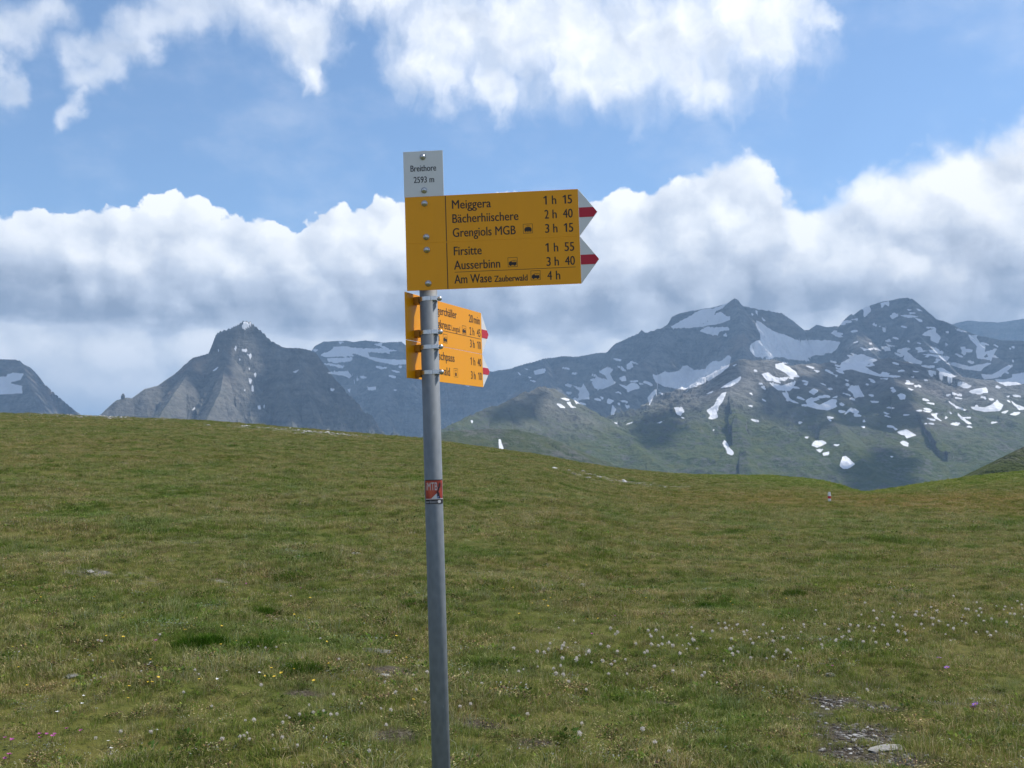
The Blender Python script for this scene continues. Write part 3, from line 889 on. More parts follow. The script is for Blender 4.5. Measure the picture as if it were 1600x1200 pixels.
for c, dist in cells.values():
    s = rng.uniform(26, 46) * (1 + dist / 14000)
    Vs.append(iv * (s, s, s * .45) * rng.uniform(.8, 1.2, (len(iv), 1)) + c + (0, 0, rng.uniform(-30, 60)))
    Fs.append(ifc + b0)
    b0 += len(iv)
m, n, out = mat_new('shade_cloud_white')
b = n.new('ShaderNodeBsdfDiffuse')
b.inputs[0].default_value = (.85, .86, .88, 1)
t = n.new('ShaderNodeBsdfTranslucent')
t.inputs[0].default_value = (.85, .86, .88, 1)
mx = n.new('ShaderNodeMixShader')
mx.inputs[0].default_value = .3
n.put(mx.inputs[1], b.outputs[0]); n.put(mx.inputs[2], t.outputs[0]); n.put(out.inputs[0], mx.outputs[0])
cloud = np_mesh('shade_cloud_layer', np.concatenate(Vs), np.concatenate(Fs), m, True)
tag(cloud, 'unseen high cloud puffs added to shade the far mountains', 'shade clouds', kind='structure')
print('cloud puffs', len(cells))

# ------------------------------------------------------------------ haze: one box of air over the whole scene
m, n, out = mat_new('mountain_air')
pv = n.new('ShaderNodeVolumePrincipled')
pv.inputs['Color'].default_value = (0.42, 0.67, 1.0, 1)
pv.inputs['Density'].default_value = 7.0e-5
pv.inputs['Anisotropy'].default_value = 0.1
n.put(out.inputs['Volume'], pv.outputs[0])
HAZE = m
bm = bmesh.new()
bmesh.ops.create_cube(bm, size=1.0)
bmesh.ops.scale(bm, vec=(64000, 64000, 1500 - FLOOR + 30), verts=bm.verts)
bmesh.ops.translate(bm, vec=(0, 0, (1500 + FLOOR - 30) / 2), verts=bm.verts)
haze = from_bm('haze', bm, HAZE)
tag(haze, 'blue mountain air between the meadow and the far peaks', 'haze', kind='stuff')
HAZE.cycles.homogeneous_volume = True if hasattr(HAZE.cycles, 'homogeneous_volume') else False
# ------------------------------------------------------------------ signpost
def paint(name, col, rough=.38, var=.05):
    """painted sheet metal with slight fading and dust"""
    m, n, out = mat_new(name)
    pos = n.new('ShaderNodeTexCoord').outputs['Object']
    f = n.add(n.mul(n.noise(pos, 6, 5, .6), .6), n.mul(n.noise(n.v('MULTIPLY', pos, (60, 60, 9)), 1.0, 4, .6), .4))
    c = n.mix(f, tuple(q * (1 - var * 1.6) for q in col), tuple(min(1, q * (1 + var)) for q in col))
    speck = n.step(n.noise(pos, 150, 3, .6), .70, .76, 0, .35)
    c = n.mix(speck, c, tuple(q * .6 for q in col))
    b = n.new('ShaderNodeBsdfPrincipled')
    n.put(b.inputs['Base Color'], c)
    n.put(b.inputs['Roughness'], n.mad(f, .25, rough - .1))
    b.inputs['Specular IOR Level'].default_value = .35
    n.put(out.inputs[0], b.outputs[0])
    return m


M_YEL = paint('yellow_sign_paint', (0.92, 0.378, 0.003))
M_WHT = paint('white_sign_paint', (0.76, 0.76, 0.77), var=.04)
M_RED = paint('red_sign_paint', (0.55, 0.022, 0.045))
M_BLK = simple('black_lettering', (0.018, 0.012, 0.010), .5)
M_GREYTXT = simple('grey_lettering', (0.035, 0.038, 0.05), .5)
M_STEEL = simple('bright_steel', (0.62, 0.62, 0.63), .28, 1.0, .1, 80)
M_BOLT = simple('zinc_bolt', (0.55, 0.56, 0.57), .35, .9, .15, 200)
M_BRACKET = simple('shaded_yellow_bracket', (0.42, 0.17, 0.012), .5, 0, .2, 60)  # sign yellow darkened to brown: shade between plate and pole put into the colour


def galvanised():
    m, n, out = mat_new('galvanised_steel')
    pos = n.new('ShaderNodeTexCoord').outputs['Object']
    sp = n.voro(n.v('MULTIPLY', pos, (60, 60, 34)), 1.0, 0, feature='F1')
    st = n.noise(n.v('MULTIPLY', pos, (55, 55, 3.2)), 1.0, 6, .65)
    dr = n.noise(n.v('MULTIPLY', pos, (25, 25, 8)), 1.0, 5, .6)
    f = n.add(n.mul(sp, .35), n.add(n.mul(st, .45), n.mul(dr, .35)))
    c = n.ramp(f, [(.25, (0.135, 0.155, 0.178)), (.5, (0.165, 0.187, 0.212)), (.75, (0.205, 0.228, 0.252))])
    scuff = n.step(n.noise(n.v('MULTIPLY', pos, (90, 90, 14)), 1.0, 3, .6), .70, .74, 0, .5)
    c = n.mix(scuff, c, (0.28, 0.30, 0.32))
    b = n.new('ShaderNodeBsdfPrincipled')
    n.put(b.inputs['Base Color'], c)
    b.inputs['Metallic'].default_value = .12
    n.put(b.inputs['Roughness'], n.mad(f, .25, .52))
    bp = n.new('ShaderNodeBump')
    bp.inputs['Strength'].default_value = .25
    bp.inputs['Distance'].default_value = .001
    n.put(bp.inputs['Height'], st)
    n.put(b.inputs['Normal'], bp.outputs[0])
    n.put(out.inputs[0], b.outputs[0])
    return m


M_GALV = galvanised()

_txt_cache = {}


def text_shape(s, bold=.012):
    """flat lettering from Blender's own font: (vertices n x 2 at cap height 1, faces)"""
    if (s, bold) in _txt_cache: return _txt_cache[(s, bold)]
    cu = bpy.data.curves.new('lettering', 'FONT')
    cu.body = s
    cu.offset = bold
    cu.resolution_u = 4
    cu.fill_mode = 'FRONT'
    ob = bpy.data.objects.new('lettering', cu)
    COL.objects.link(ob)
    dg = bpy.context.evaluated_depsgraph_get()
    dg.update()
    me = bpy.data.meshes.new_from_object(ob.evaluated_get(dg))
    vs = np.array([v.co[:2] for v in me.vertices])
    fs = [tuple(p.vertices) for p in me.polygons]
    bpy.data.objects.remove(ob)
    bpy.data.curves.remove(cu)
    bpy.data.meshes.remove(me)
    _txt_cache[(s, bold)] = (vs, fs)
    return vs, fs


_capv, _ = text_shape('H', 0.0)
CAP = _capv[:, 1].max()


class Flat:
    """flat marks collected on one sign face; (s, v) in metres, v downward"""
    def __init__(self): self.v, self.f = [], []

    def poly(self, pts, o=0.0):
        b = len(self.v)
        self.v += [(p[0], p[1], o) for p in pts]
        self.f.append(tuple(range(b, b + len(pts))))

    def rect(self, s0, v0, s1, v1, o=0.0): self.poly([(s0, v1), (s1, v1), (s1, v0), (s0, v0)], o)

    def disc(self, s, v, r, k=12, o=0.0):
        self.poly([(s + r * math.cos(2 * math.pi * i / k), v - r * math.sin(2 * math.pi * i / k)) for i in range(k)], o)

    def text(self, t, s, base, width, cap, bold=.012, right=False):
        if t == '1':
            w = cap * .17
            r_ = s + width * .86
            self.poly([(r_ - w, base), (r_, base), (r_, base - cap), (r_ - w * .8, base - cap), (r_ - w * 2.3, base - cap * .80), (r_ - w * 1.9, base - cap * .70), (r_ - w, base - cap * .80)])
            return
        if len(t) == 2 and t[0] == '1':
            self.text('1', s, base, width * .40, cap, bold)
            self.text(t[1], s + width * .54, base, width * .46, cap, bold)
            return
        if bold >= .008:
            for q in (-.00045, .00045): self._text(t, s + q, base, width, cap, 0.0, .0001 * (q > 0))
            return
        self._text(t, s, base, width, cap, 0.0)

    def _text(self, t, s, base, width, cap, bold=.012, up=0.0, right=False):
        vs, fs = text_shape(t, bold)
        x0, x1 = vs[:, 0].min(), vs[:, 0].max()
        k = width / (x1 - x0)
        b = len(self.v)
        if right: s = s - width
        for x, y in vs: self.v.append((s + (x - x0) * k, base - y * cap / CAP, up))
        self.f += [tuple(b + i for i in f) for f in fs]

    def frame(self, s, v, w, h, t):
        self.rect(s, v, s + w, v + t); self.rect(s, v + h - t, s + w, v + h)
        self.rect(s, v + t, s + t, v + h - t); self.rect(s + w - t, v + t, s + w, v + h - t)

    def bus(self, s, v, w=.032, h=.032):
        self.frame(s, v, w, h, .0011)
        self.rect(s + .10 * w, v + .50 * h, s + .90 * w, v + .80 * h)
        self.rect(s + .42 * w, v + .30 * h, s + .86 * w, v + .33 * h)
        self.rect(s + .40 * w, v + .30 * h, s + .43 * w, v + .50 * h); self.rect(s + .86 * w, v + .30 * h, s + .89 * w, v + .50 * h)
        self.rect(s + .63 * w, v + .33 * h, s + .66 * w, v + .50 * h)
        self.disc(s + .28 * w, v + .82 * h, .085 * w, 10, .0002); self.disc(s + .70 * w, v + .82 * h, .085 * w, 10, .0002)
        self.poly([(s + .12 * w, v + .50 * h), (s + .40 * w, v + .50 * h), (s + .36 * w, v + .38 * h), (s + .22 * w, v + .42 * h)], .0002)

    def train(self, s, v, w=.032, h=.032):
        self.frame(s, v, w, h, .0011)
        self.rect(s + .14 * w, v + .50 * h, s + .88 * w, v + .76 * h)
        self.poly([(s + .16 * w, v + .50 * h), (s + .86 * w, v + .50 * h), (s + .74 * w, v + .34 * h), (s + .28 * w, v + .34 * h)], .0002)
        self.rect(s + .30 * w, v + .18 * h, s + .72 * w, v + .20 * h); self.rect(s + .50 * w, v + .20 * h, s + .53 * w, v + .34 * h)
        for q in (.2, .38, .56, .74): self.rect(s + q * w, v + .76 * h, s + (q + .08) * w, v + .88 * h)

    def cable(self, s, v, w=.032, h=.032):
        self.frame(s, v, w, h, .0011)
        self.poly([(s + .2 * w, v + .30 * h), (s + .2 * w, v + .27 * h), (s + .8 * w, v + .15 * h), (s + .8 * w, v + .18 * h)][::-1])
        self.rect(s + .48 * w, v + .22 * h, s + .52 * w, v + .52 * h)
        self.rect(s + .32 * w, v + .52 * h, s + .68 * w, v + .86 * h)

    def build(self, name, fr, off, mat, parent):
        bm = bmesh.new()
        vs = [bm.verts.new(fr(s, v, off + o)) for s, v, o in self.v]
        for f in self.f:
            try: bm.faces.new([vs[i] for i in f])
            except ValueError: pass
        bm.normal_update()
        n0 = fr(0, 0, 1) - fr(0, 0, 0)
        for f in bm.faces:
            if f.normal.dot(n0) < 0: f.normal_flip()
        return from_bm(name, bm, mat, parent)


class Marks:
    """the print of one sign, each line of it a mark of its own"""
    def __init__(self): self.parts, self.by_line = [], {}

    def _new(self, name):
        f = Flat()
        self.parts.append((name, f))
        return f

    def text(self, t, s, base, width, cap, bold=.012):
        if t[0].isdigit() or t in ('h', 'min'):
            k = round(base, 4)
            near = [q for q in self.by_line if abs(q - k) < .006]
            if near: f = self.by_line[near[0]]
            else: f = self.by_line[k] = self._new('walking_time')
        else: f = self._new('place_name')
        f.text(t, s, base, width, cap, bold)

    def rect(self, *a): self._new('ruled_line').rect(*a)
    def bus(self, *a): self._new('bus_symbol').bus(*a)
    def train(self, *a): self._new('train_symbol').train(*a)
    def cable(self, *a): self._new('cable_car_symbol').cable(*a)

    def build(self, fr, off, mat, parent):
        for nm, f in self.parts: f.build(nm, fr, off, mat, parent)


def plate_bm(fr, pts, th, bevel=.0003):
    """sheet cut to an outline in (s, v), th thick behind its face"""
    bm = bmesh.new()
    a = [bm.verts.new(fr(s, v, 0)) for s, v in pts]
    f = bm.faces.new(a)
    bm.normal_update()
    n0 = fr(0, 0, 1) - fr(0, 0, 0)
    if f.normal.dot(n0) < 0: f.normal_flip()
    r = bmesh.ops.extrude_face_region(bm, geom=[f])
    back = [g for g in r['geom'] if isinstance(g, bmesh.types.BMVert)]
    bmesh.ops.translate(bm, verts=back, vec=n0 * (-th))
    # the extruded copy is the back: turn every face outwards
    bmesh.ops.recalc_face_normals(bm, faces=bm.faces[:])
    bmesh.ops.bevel(bm, geom=bm.edges[:], offset=bevel, segments=1, affect='EDGES')
    return bm


def revolve_bm(prof, fr, s, v, k=16):
    """turn a (radius, height) profile round the sign's normal at (s, v)"""
    bm = bmesh.new()
    rings = []
    for r, h in prof:
        rings.append([bm.verts.new(fr(s + r * math.cos(2 * math.pi * i / k), v + r * math.sin(2 * math.pi * i / k), h)) for i in range(k)])
    for a, b in zip(rings[:-1], rings[1:]):
        for i in range(k): bm.faces.new((a[i], a[(i + 1) % k], b[(i + 1) % k], b[i]))
    bm.faces.new(rings[-1]); bm.faces.new(rings[0][::-1])
    bmesh.ops.recalc_face_normals(bm, faces=bm.faces[:])
    return bm


BOLT_PROF = [(.0105, 0.0002), (.0105, .0018), (.0078, .002), (.0078, .0042), (.0070, .0062), (.0050, .0080), (.0025, .0090), (.0006, .0093)]


def bolt(fr, s, v, parent):
    return from_bm('bolt', revolve_bm(BOLT_PROF, fr, s, v), M_BOLT, parent, True)


LEAN = R(1.9)
P_top = EYE + ray(663.5, 240) * 3.40
U_ax = np.array([-math.sin(LEAN), 0, math.cos(LEAN)])
gz0 = float(ground_z(P_top[0], P_top[1]))
POLE_L = (P_top[2] - gz0 + .06) / U_ax[2]
base = P_top - U_ax * POLE_L
post = empty('signpost', base)
post.rotation_euler = (0, -LEAN, 0)
tag(post, 'galvanised steel pole carrying yellow hiking signs and a white name plate', 'signpost')


def frame_of(ang_deg, off, v_top):
    """plate frame: direction swung away from the camera by ang, its face off metres out from the pole axis"""
    t = Vector((math.cos(R(ang_deg)), math.sin(R(ang_deg)), 0))
    nr = Vector((t.y, -t.x, 0))
    o = Vector((0, 0, POLE_L - v_top)) + nr * off
    return lambda s, v, h: o + t * s + Vector((0, 0, -v)) + nr * h


# pole: a tube with a slightly proud cap
def tube_bm(r, z0, z1, k=48, segs=1):
    bm = bmesh.new()
    rings = [[bm.verts.new((r * math.cos(2 * math.pi * i / k), r * math.sin(2 * math.pi * i / k), z0 + (z1 - z0) * j / segs)) for i in range(k)] for j in range(segs + 1)]
    for a, b in zip(rings[:-1], rings[1:]):
        for i in range(k): bm.faces.new((a[i], a[(i + 1) % k], b[(i + 1) % k], b[i]))
    bm.faces.new(rings[-1]); bm.faces.new(rings[0][::-1])
    return bm


from_bm('pole', tube_bm(.030, -.35, POLE_L - .004), M_GALV, post, True)
bm = tube_bm(.0312, POLE_L - .014, POLE_L, 48)
bmesh.ops.bevel(bm, geom=[e for e in bm.edges if e.calc_face_angle(0) > 1.2], offset=.003, segments=2, affect='EDGES')
from_bm('pole_cap', bm, simple('grey_plastic_cap', (0.20, 0.22, 0.24), .5), post)
for p in post.children:
    for q in p.data.polygons:
        if abs(q.normal.z) > .9: q.use_smooth = False

ZP = .000337     # metres per pixel of the enlargement the marks were measured on
YAW = -3.3
S0 = -.066       # left end of the plates, from the pole axis

# name plate
fr = frame_of(YAW, .0405, .003)
pl = from_bm('name_plate', plate_bm(fr, [(-.0675, .158), (.0665, .158), (.0665, .001), (-.0675, .001)], .003), M_WHT, post)
tag(pl, 'white name plate with black lettering at the top of the pole')
F = Flat()
F.text('Breithore', -.0435, .070, .0865, .0208, .01)
F.build('place_name', fr, .0004, M_GREYTXT, pl)
F = Flat()
F.text('2593 m', -.0335, .1095, .0685, .0208, .01)
F.build('height_figure', fr, .0004, M_GREYTXT, pl)
bolt(fr, -.001, .021, pl)
bolt(fr, .0005, .136, pl)


def hiking_sign(ang_deg, off, v_top, height, label, marks, bolts, s_end=.516, tip=.062):
    fr = frame_of(ang_deg, off, v_top)
    p = from_bm('direction_sign', plate_bm(fr, [(S0, height), (s_end, height), (s_end, 0), (S0, 0)], .003), M_YEL, post)
    tag(p, label)
    h2 = height / 2
    from_bm('arrow_tip', plate_bm(fr, [(s_end + .0003, height), (s_end + tip, h2), (s_end + .0003, 0)], .003), M_WHT, p)
    bw = height * .103
    cut = tip * (1 - bw / h2)
    A = Flat()
    A.poly([(s_end + .0006, h2 + bw), (s_end + cut - .0008, h2 + bw), (s_end + tip - .0012, h2), (s_end + cut - .0008, h2 - bw), (s_end + .0006, h2 - bw)])
    A.build('red_band', fr, .0006, M_RED, p)
    F = Marks()
    F.rect(S0 + 404 * ZP, .0015, S0 + 412 * ZP, height - .0015)
    marks(F)
    F.build(fr, .0004, M_BLK, p)
    for b in bolts: bolt(fr, b[0], b[1], p)
    return p, fr


CAPH = .0293


def tx(F, t, u0, u1, v, cap=CAPH, bold=.010):
    F.text(t, S0 + u0 * ZP, v * ZP, (u1 - u0) * ZP, cap, bold)


def m1(F):
    tx(F, 'Meiggera', 473, 860, 141)
    tx(F, 'Bächerhiischere', 473, 1128, 283)
    tx(F, 'Grengiols MGB', 473, 1097, 425)
    F.train(S0 + 1172 * ZP, 327 * ZP)
    for t, a, b, v in (('1', 1393, 1420, 141), ('h', 1468, 1508, 141), ('15', 1576, 1664, 141), ('2', 1391, 1430, 283), ('h', 1468, 1508, 283), ('40', 1571, 1666, 283), ('3', 1391, 1430, 425), ('h', 1470, 1510, 425), ('15', 1576, 1666, 425)):
        tx(F, t, a, b, v)


def m2(F):
    tx(F, 'Firsitte', 478, 753, 137)
    tx(F, 'Ausserbinn', 476, 932, 279)
    tx(F, 'Am Wase', 476, 844, 420)
    tx(F, 'Zauberwald', 872, 1198, 420, .0205)
    F.bus(S0 + 1010 * ZP, 183 * ZP)
    F.bus(S0 + 1232 * ZP, 324 * ZP)
    F.rect(S0 + 480 * ZP, 304 * ZP, S0 + 1676 * ZP, 308 * ZP)
    for t, a, b, v in (('1', 1396, 1422, 143), ('h', 1470, 1510, 143), ('55', 1576, 1668, 143), ('3', 1393, 1432, 283), ('h', 1472, 1512, 283), ('40', 1574, 1670, 283), ('4', 1396, 1440, 422), ('h', 1480, 1520, 422)):
        tx(F, t, a, b, v)


def m3(F):
    F.text('Furggerchäller', .093, .0475, .2135, CAPH, .010)
    F.text('Heiligkreuz', .093, .0954, .163, CAPH, .010)
    F.text('Lengtal', .264, .0954, .066, .020, .004)
    F.text('Binn', .106, .143, .0605, CAPH, .010)
    F.bus(.350, .0665)
    F.bus(.196, .114)
    F.rect(.093, .1025, .506, .1040)
    for t, a, b, v in (('20', .408, .442, .0475), ('min', .450, .502, .0475), ('2', .412, .425, .0954), ('h', .437, .451, .0954), ('45', .474, .504, .0954), ('3', .412, .425, .143), ('h', .437, .451, .143), ('10', .474, .504, .143)):
        F.text(t, a, v, b - a, CAPH, .010)


def m4(F):
    F.text('Saflischpass', .093, .0480, .186, CAPH, .010)
    F.text('Rosswald', .093, .1010, .148, CAPH, .010)
    F.cable(.272, .0705)
    for t, a, b, v in (('1', .414, .423, .048), ('h', .437, .451, .048), ('40', .472, .504, .048), ('3', .412, .425, .101), ('h', .437, .451, .101), ('10', .474, .504, .101)):
        F.text(t, a, v, b - a, CAPH, .010)


hiking_sign(YAW, .0405, .1595, .1592, 'upper yellow arrow sign facing the viewer, Meiggera on its first line', m1, [(.0005, .0245), (.0035, .139)])
hiking_sign(YAW, .0405, .3189, .1592, 'lower yellow arrow sign facing the viewer, Firsitte on its first line', m2, [(.004, .0235), (.006, .137)])
BACK = 66
hiking_sign(BACK, -.052, .481, .160, 'upper yellow arrow sign pointing away behind the pole, 20 min on its first line', m3, [])
hiking_sign(BACK, -.052, .6425, .127, 'lower yellow arrow sign pointing away behind the pole, cable car symbol on its second line', m4, [])


def box_bm(fr, s0, s1, v0, v1, h0, h1, bev=.0008):
    bm = bmesh.new()
    vs = [bm.verts.new(fr(s, v, h)) for h in (h0, h1) for v in (v0, v1) for s in (s0, s1)]
    for f in ((0, 1, 3, 2), (4, 6, 7, 5), (0, 4, 5, 1), (2, 3, 7, 6), (0, 2, 6, 4), (1, 5, 7, 3)): bm.faces.new([vs[i] for i in f])
    bmesh.ops.recalc_face_normals(bm, faces=bm.faces[:])
    bmesh.ops.bevel(bm, geom=bm.edges[:], offset=bev, segments=1, affect='EDGES')
    return bm


# rails between the front plates and the pole
frr = frame_of(YAW, .0371, .012)
from_bm('mounting_rail', box_bm(frr, -.018, .018, 0, .455, -.0065, 0.0), M_STEEL, post)
# clamps of the rear signs, each with its bracket and nut
frb = frame_of(BACK, -.0518, 0)
for v in (.504, .617, .667, .752):
    bm = bmesh.new()
    k, z = 48, POLE_L - v
    for (ra, za), (rb, zb) in zip([(.0302, -.0070), (.0316, -.0066), (.0316, .0066), (.0302, .0070)][:-1], [(.0302, -.0070), (.0316, -.0066), (.0316, .0066), (.0302, .0070)][1:]):
        A = [bm.verts.new((ra * math.cos(2 * math.pi * i / k), ra * math.sin(2 * math.pi * i / k), z + za)) for i in range(k)]
        B = [bm.verts.new((rb * math.cos(2 * math.pi * i / k), rb * math.sin(2 * math.pi * i / k), z + zb)) for i in range(k)]
        for i in range(k): bm.faces.new((A[i], A[(i + 1) % k], B[(i + 1) % k], B[i]))
    bmesh.ops.remove_doubles(bm, verts=bm.verts[:], dist=1e-6)
    cl = from_bm('clamp', bm, M_STEEL, post, False)
    # screw housing on the front right of the band, dome nut beside the pole
    fh = frame_of(12, .0312, v)
    from_bm('screw_housing', box_bm(fh, .002, .024, -.0075, .0075, -.004, .0052, .001), M_STEEL, cl)
    c = Vector((.036, -.012, z))
    axis = Vector((.62, -.78, 0))
    sx = Vector((-axis.y, axis.x, 0))
    frn = lambda s, vv, h, c=c, axis=axis, sx=sx: c + sx * s + Vector((0, 0, -vv)) + axis * h
    from_bm('nut', revolve_bm([(.0035, -.012), (.0035, -.001), (.0082, 0), (.0082, .004), (.0072, .0075), (.0048, .0100), (.0018, .0112)], frn, 0, 0, 14), M_BOLT, cl, True)
    from_bm('bracket', box_bm(frb, -.014, .014, v - .012, v + .012, .0005, .0205, .001), M_BRACKET, cl)

# sticker wrapped on the pole
def on_pole(s, v, h, mid=R(-90 + 9)):
    """s metres round the tube from the sticker's middle, v down from the pole top"""
    r = .0302 + h
    a = mid + s / .0302
    return Vector((r * math.cos(a), r * math.sin(a), POLE_L - v))


def wrap(name, polys, h, mat, parent):
    bm = bmesh.new()
    for pts in polys:
        bm.faces.new([bm.verts.new((s, v, 0)) for s, v in pts])
    for x in np.arange(-.036, .037, .003):
        g = bm.verts[:] + bm.edges[:] + bm.faces[:]
        bmesh.ops.bisect_plane(bm, geom=g, plane_co=(x, 0, 0), plane_no=(1, 0, 0))
    for vtx in bm.verts: vtx.co = on_pole(vtx.co.x, vtx.co.y, h)
    bm.normal_update()
    for f in bm.faces:
        c = f.calc_center_median()
        if f.normal.dot(Vector((c.x, c.y, 0))) < 0: f.normal_flip()
    return from_bm(name, bm, mat, parent)


SV0, SV1 = 1.109, 1.188
m, n, out = mat_new('red_sticker_print')
pos = n.new('ShaderNodeTexCoord').outputs['Object']
b = n.new('ShaderNodeBsdfPrincipled')
n.put(b.inputs['Base Color'], n.ramp(n.noise(n.v('MULTIPLY', pos, (50, 50, 18)), 1, 4, .6), [(.35, (0.20, 0.022, 0.016)), (.52, (0.40, 0.045, 0.025)), (.68, (0.55, 0.10, 0.05))]))
b.inputs['Roughness'].default_value = .4
n.put(out.inputs[0], b.outputs[0])
R4 = lambda a, b, c, d: [(a, d), (c, d), (c, b), (a, b)]
stk = wrap('sticker', [R4(-.036, SV0, .036, SV1)], .0002, m, post)
tag(stk, 'red sticker lettered iMTB with a pale mountain')
M_STW = simple('white_print', (0.62, 0.60, 0.62), .45)
M_STB = simple('dark_print', (0.014, 0.010, 0.016), .45)
M_STBL = simple('blue_print', (0.16, 0.20, 0.38), .45)
wrap('mountain_emblem', [[(-.012, SV1 - .0165), (.024, SV1 - .0165), (.0065, SV1 - .034)], R4(-.034, SV1 - .0165, .034, SV1 - .0145)], .0006, M_STW, stk)
wrap('mountain_emblem_shade', [[(.008, SV1 - .0167), (.0235, SV1 - .0167), (.0068, SV1 - .0335)]], .0009, M_STBL, stk)
wrap('dark_band', [R4(-.036, SV1 - .0140, .036, SV1), R4(-.036, SV0, .036, SV0 + .0025), R4(-.036, SV0 + .0026, -.0345, SV1 - .0141)], .0006, M_STB, stk)
tr = []
rs = random.Random(3)
yy = SV0 + .012
while yy < SV1 - .020:
    w = rs.uniform(.0022, .0052)
    xo = .0145 + rs.uniform(-.0018, .0018) + .0035 * math.sin((yy - SV0) * 120)
    tr.append([(xo - w, yy + rs.uniform(.003, .005)), (xo + w * .8, yy + .0035), (xo + w * 1.1, yy), (xo - w * .6, yy - .001)])
    yy += .0033
wrap('tread_mark', tr, .0010, M_STB, stk)
bars = []
for x0, x1, t0, t1 in ((-.033, -.019, .0085, .0025), (-.017, -.011, .0105, .0022), (-.0105, -.0055, .009, .0022), (-.005, .0005, .009, .0022), (.0015, .006, .0095, .0022)):
    bars.append(R4(x0, SV1 - t0, x1, SV1 - t1))
wrap('small_print', bars, .0010, simple('grey_print', (0.22, 0.22, 0.25), .5), stk)
ov = [(.0155 + .0065 * math.cos(2 * math.pi * i / 14), SV1 - .0068 - .0052 * math.sin(2 * math.pi * i / 14)) for i in range(14)]
wrap('round_mark', [ov], .0010, M_STW, stk)
vs, fs = text_shape('iMTB', .0)
x0, x1 = vs[:, 0].min(), vs[:, 0].max()
kx, ky = .0375 / (x1 - x0), .0255 / CAP
wrap('lettering', [[(-.0278 + (vs[i][0] - x0) * kx, SV0 + .0345 - vs[i][1] * ky) for i in f] for f in fs], .0012, M_STW, stk)

# ------------------------------------------------------------------ painted waymark stone, pinnacle
def rock_bm(rad, seed, squash=(1, 1, 1), sub=3, rough=.28):
    bm = bmesh.new()
    bmesh.ops.create_icosphere(bm, subdivisions=sub, radius=1)
    q = np.array([v.co for v in bm.verts])
    d = 1 + rough * gnoise(q[:, 0] * 1.3 + seed * 3.1, q[:, 1] * 1.3 + q[:, 2] * 1.7 + seed, seed) + rough * .45 * gnoise(q[:, 0] * 3.1 + q[:, 2] * 2.3, q[:, 1] * 3.3 + seed, seed + 7)
    for v, k in zip(bm.verts, d): v.co = Vector((v.co.x * k * squash[0], v.co.y * k * squash[1], v.co.z * k * squash[2])) * rad
    return bm


M_STONE = simple('lichen_grey_stone', (0.19, 0.19, 0.175), .95, 0, .5, 25, .6, .1)
M_STONEW = simple('pale_quartz_stone', (0.29, 0.28, 0.26), .95, 0, .35, 25, .6, .1)

g = ground_hit(1296, 783)
dist = math.hypot(g[0], g[1])
hs = 13.5 / F_PX * dist
mk = empty('waymark_stone', g)
tag(mk, 'small stone post painted white, red and white standing far off in the grass', 'waymark')
def post_piece(z0, z1, w0, w1, seed):
    bm = bmesh.new()
    k = 10
    rg = np.random.default_rng(seed)
    rings = []
    for j in range(5):
        t = j / 4
        w = w0 + (w1 - w0) * t
        rings.append([bm.verts.new((w * math.cos(2 * math.pi * i / k) * (1 + .08 * rg.standard_normal()), .7 * w * math.sin(2 * math.pi * i / k), z0 + (z1 - z0) * t)) for i in range(k)])
    for a, b in zip(rings[:-1], rings[1:]):
        for i in range(k): bm.faces.new((a[i], a[(i + 1) % k], b[(i + 1) % k], b[i]))
    bm.faces.new(rings[-1]); bm.faces.new(rings[0][::-1])
    return bm
wd = 2.3 / F_PX * dist
from_bm('stone', post_piece(-.15, hs * .28, wd * .85, wd * .9, 1), M_WHT, mk)
from_bm('red_band', post_piece(hs * .2805, hs * .5595, wd * .93, wd * .96, 2), M_RED, mk)
from_bm('white_top', post_piece(hs * .56, hs, wd * 1.05, wd * .75, 3), M_WHT, mk)

p = at(192, 623, 5095)
bm = rock_bm(1.0, 4, (8, 8, 15), 3, .3)
pin = from_bm('rock_pinnacle', bm, mat_left)
pin.location = (p[0], p[1], p[2] + 9)
tag(pin, 'small upright rock tower on the far ridge left of the pyramid peak', 'rock tower')

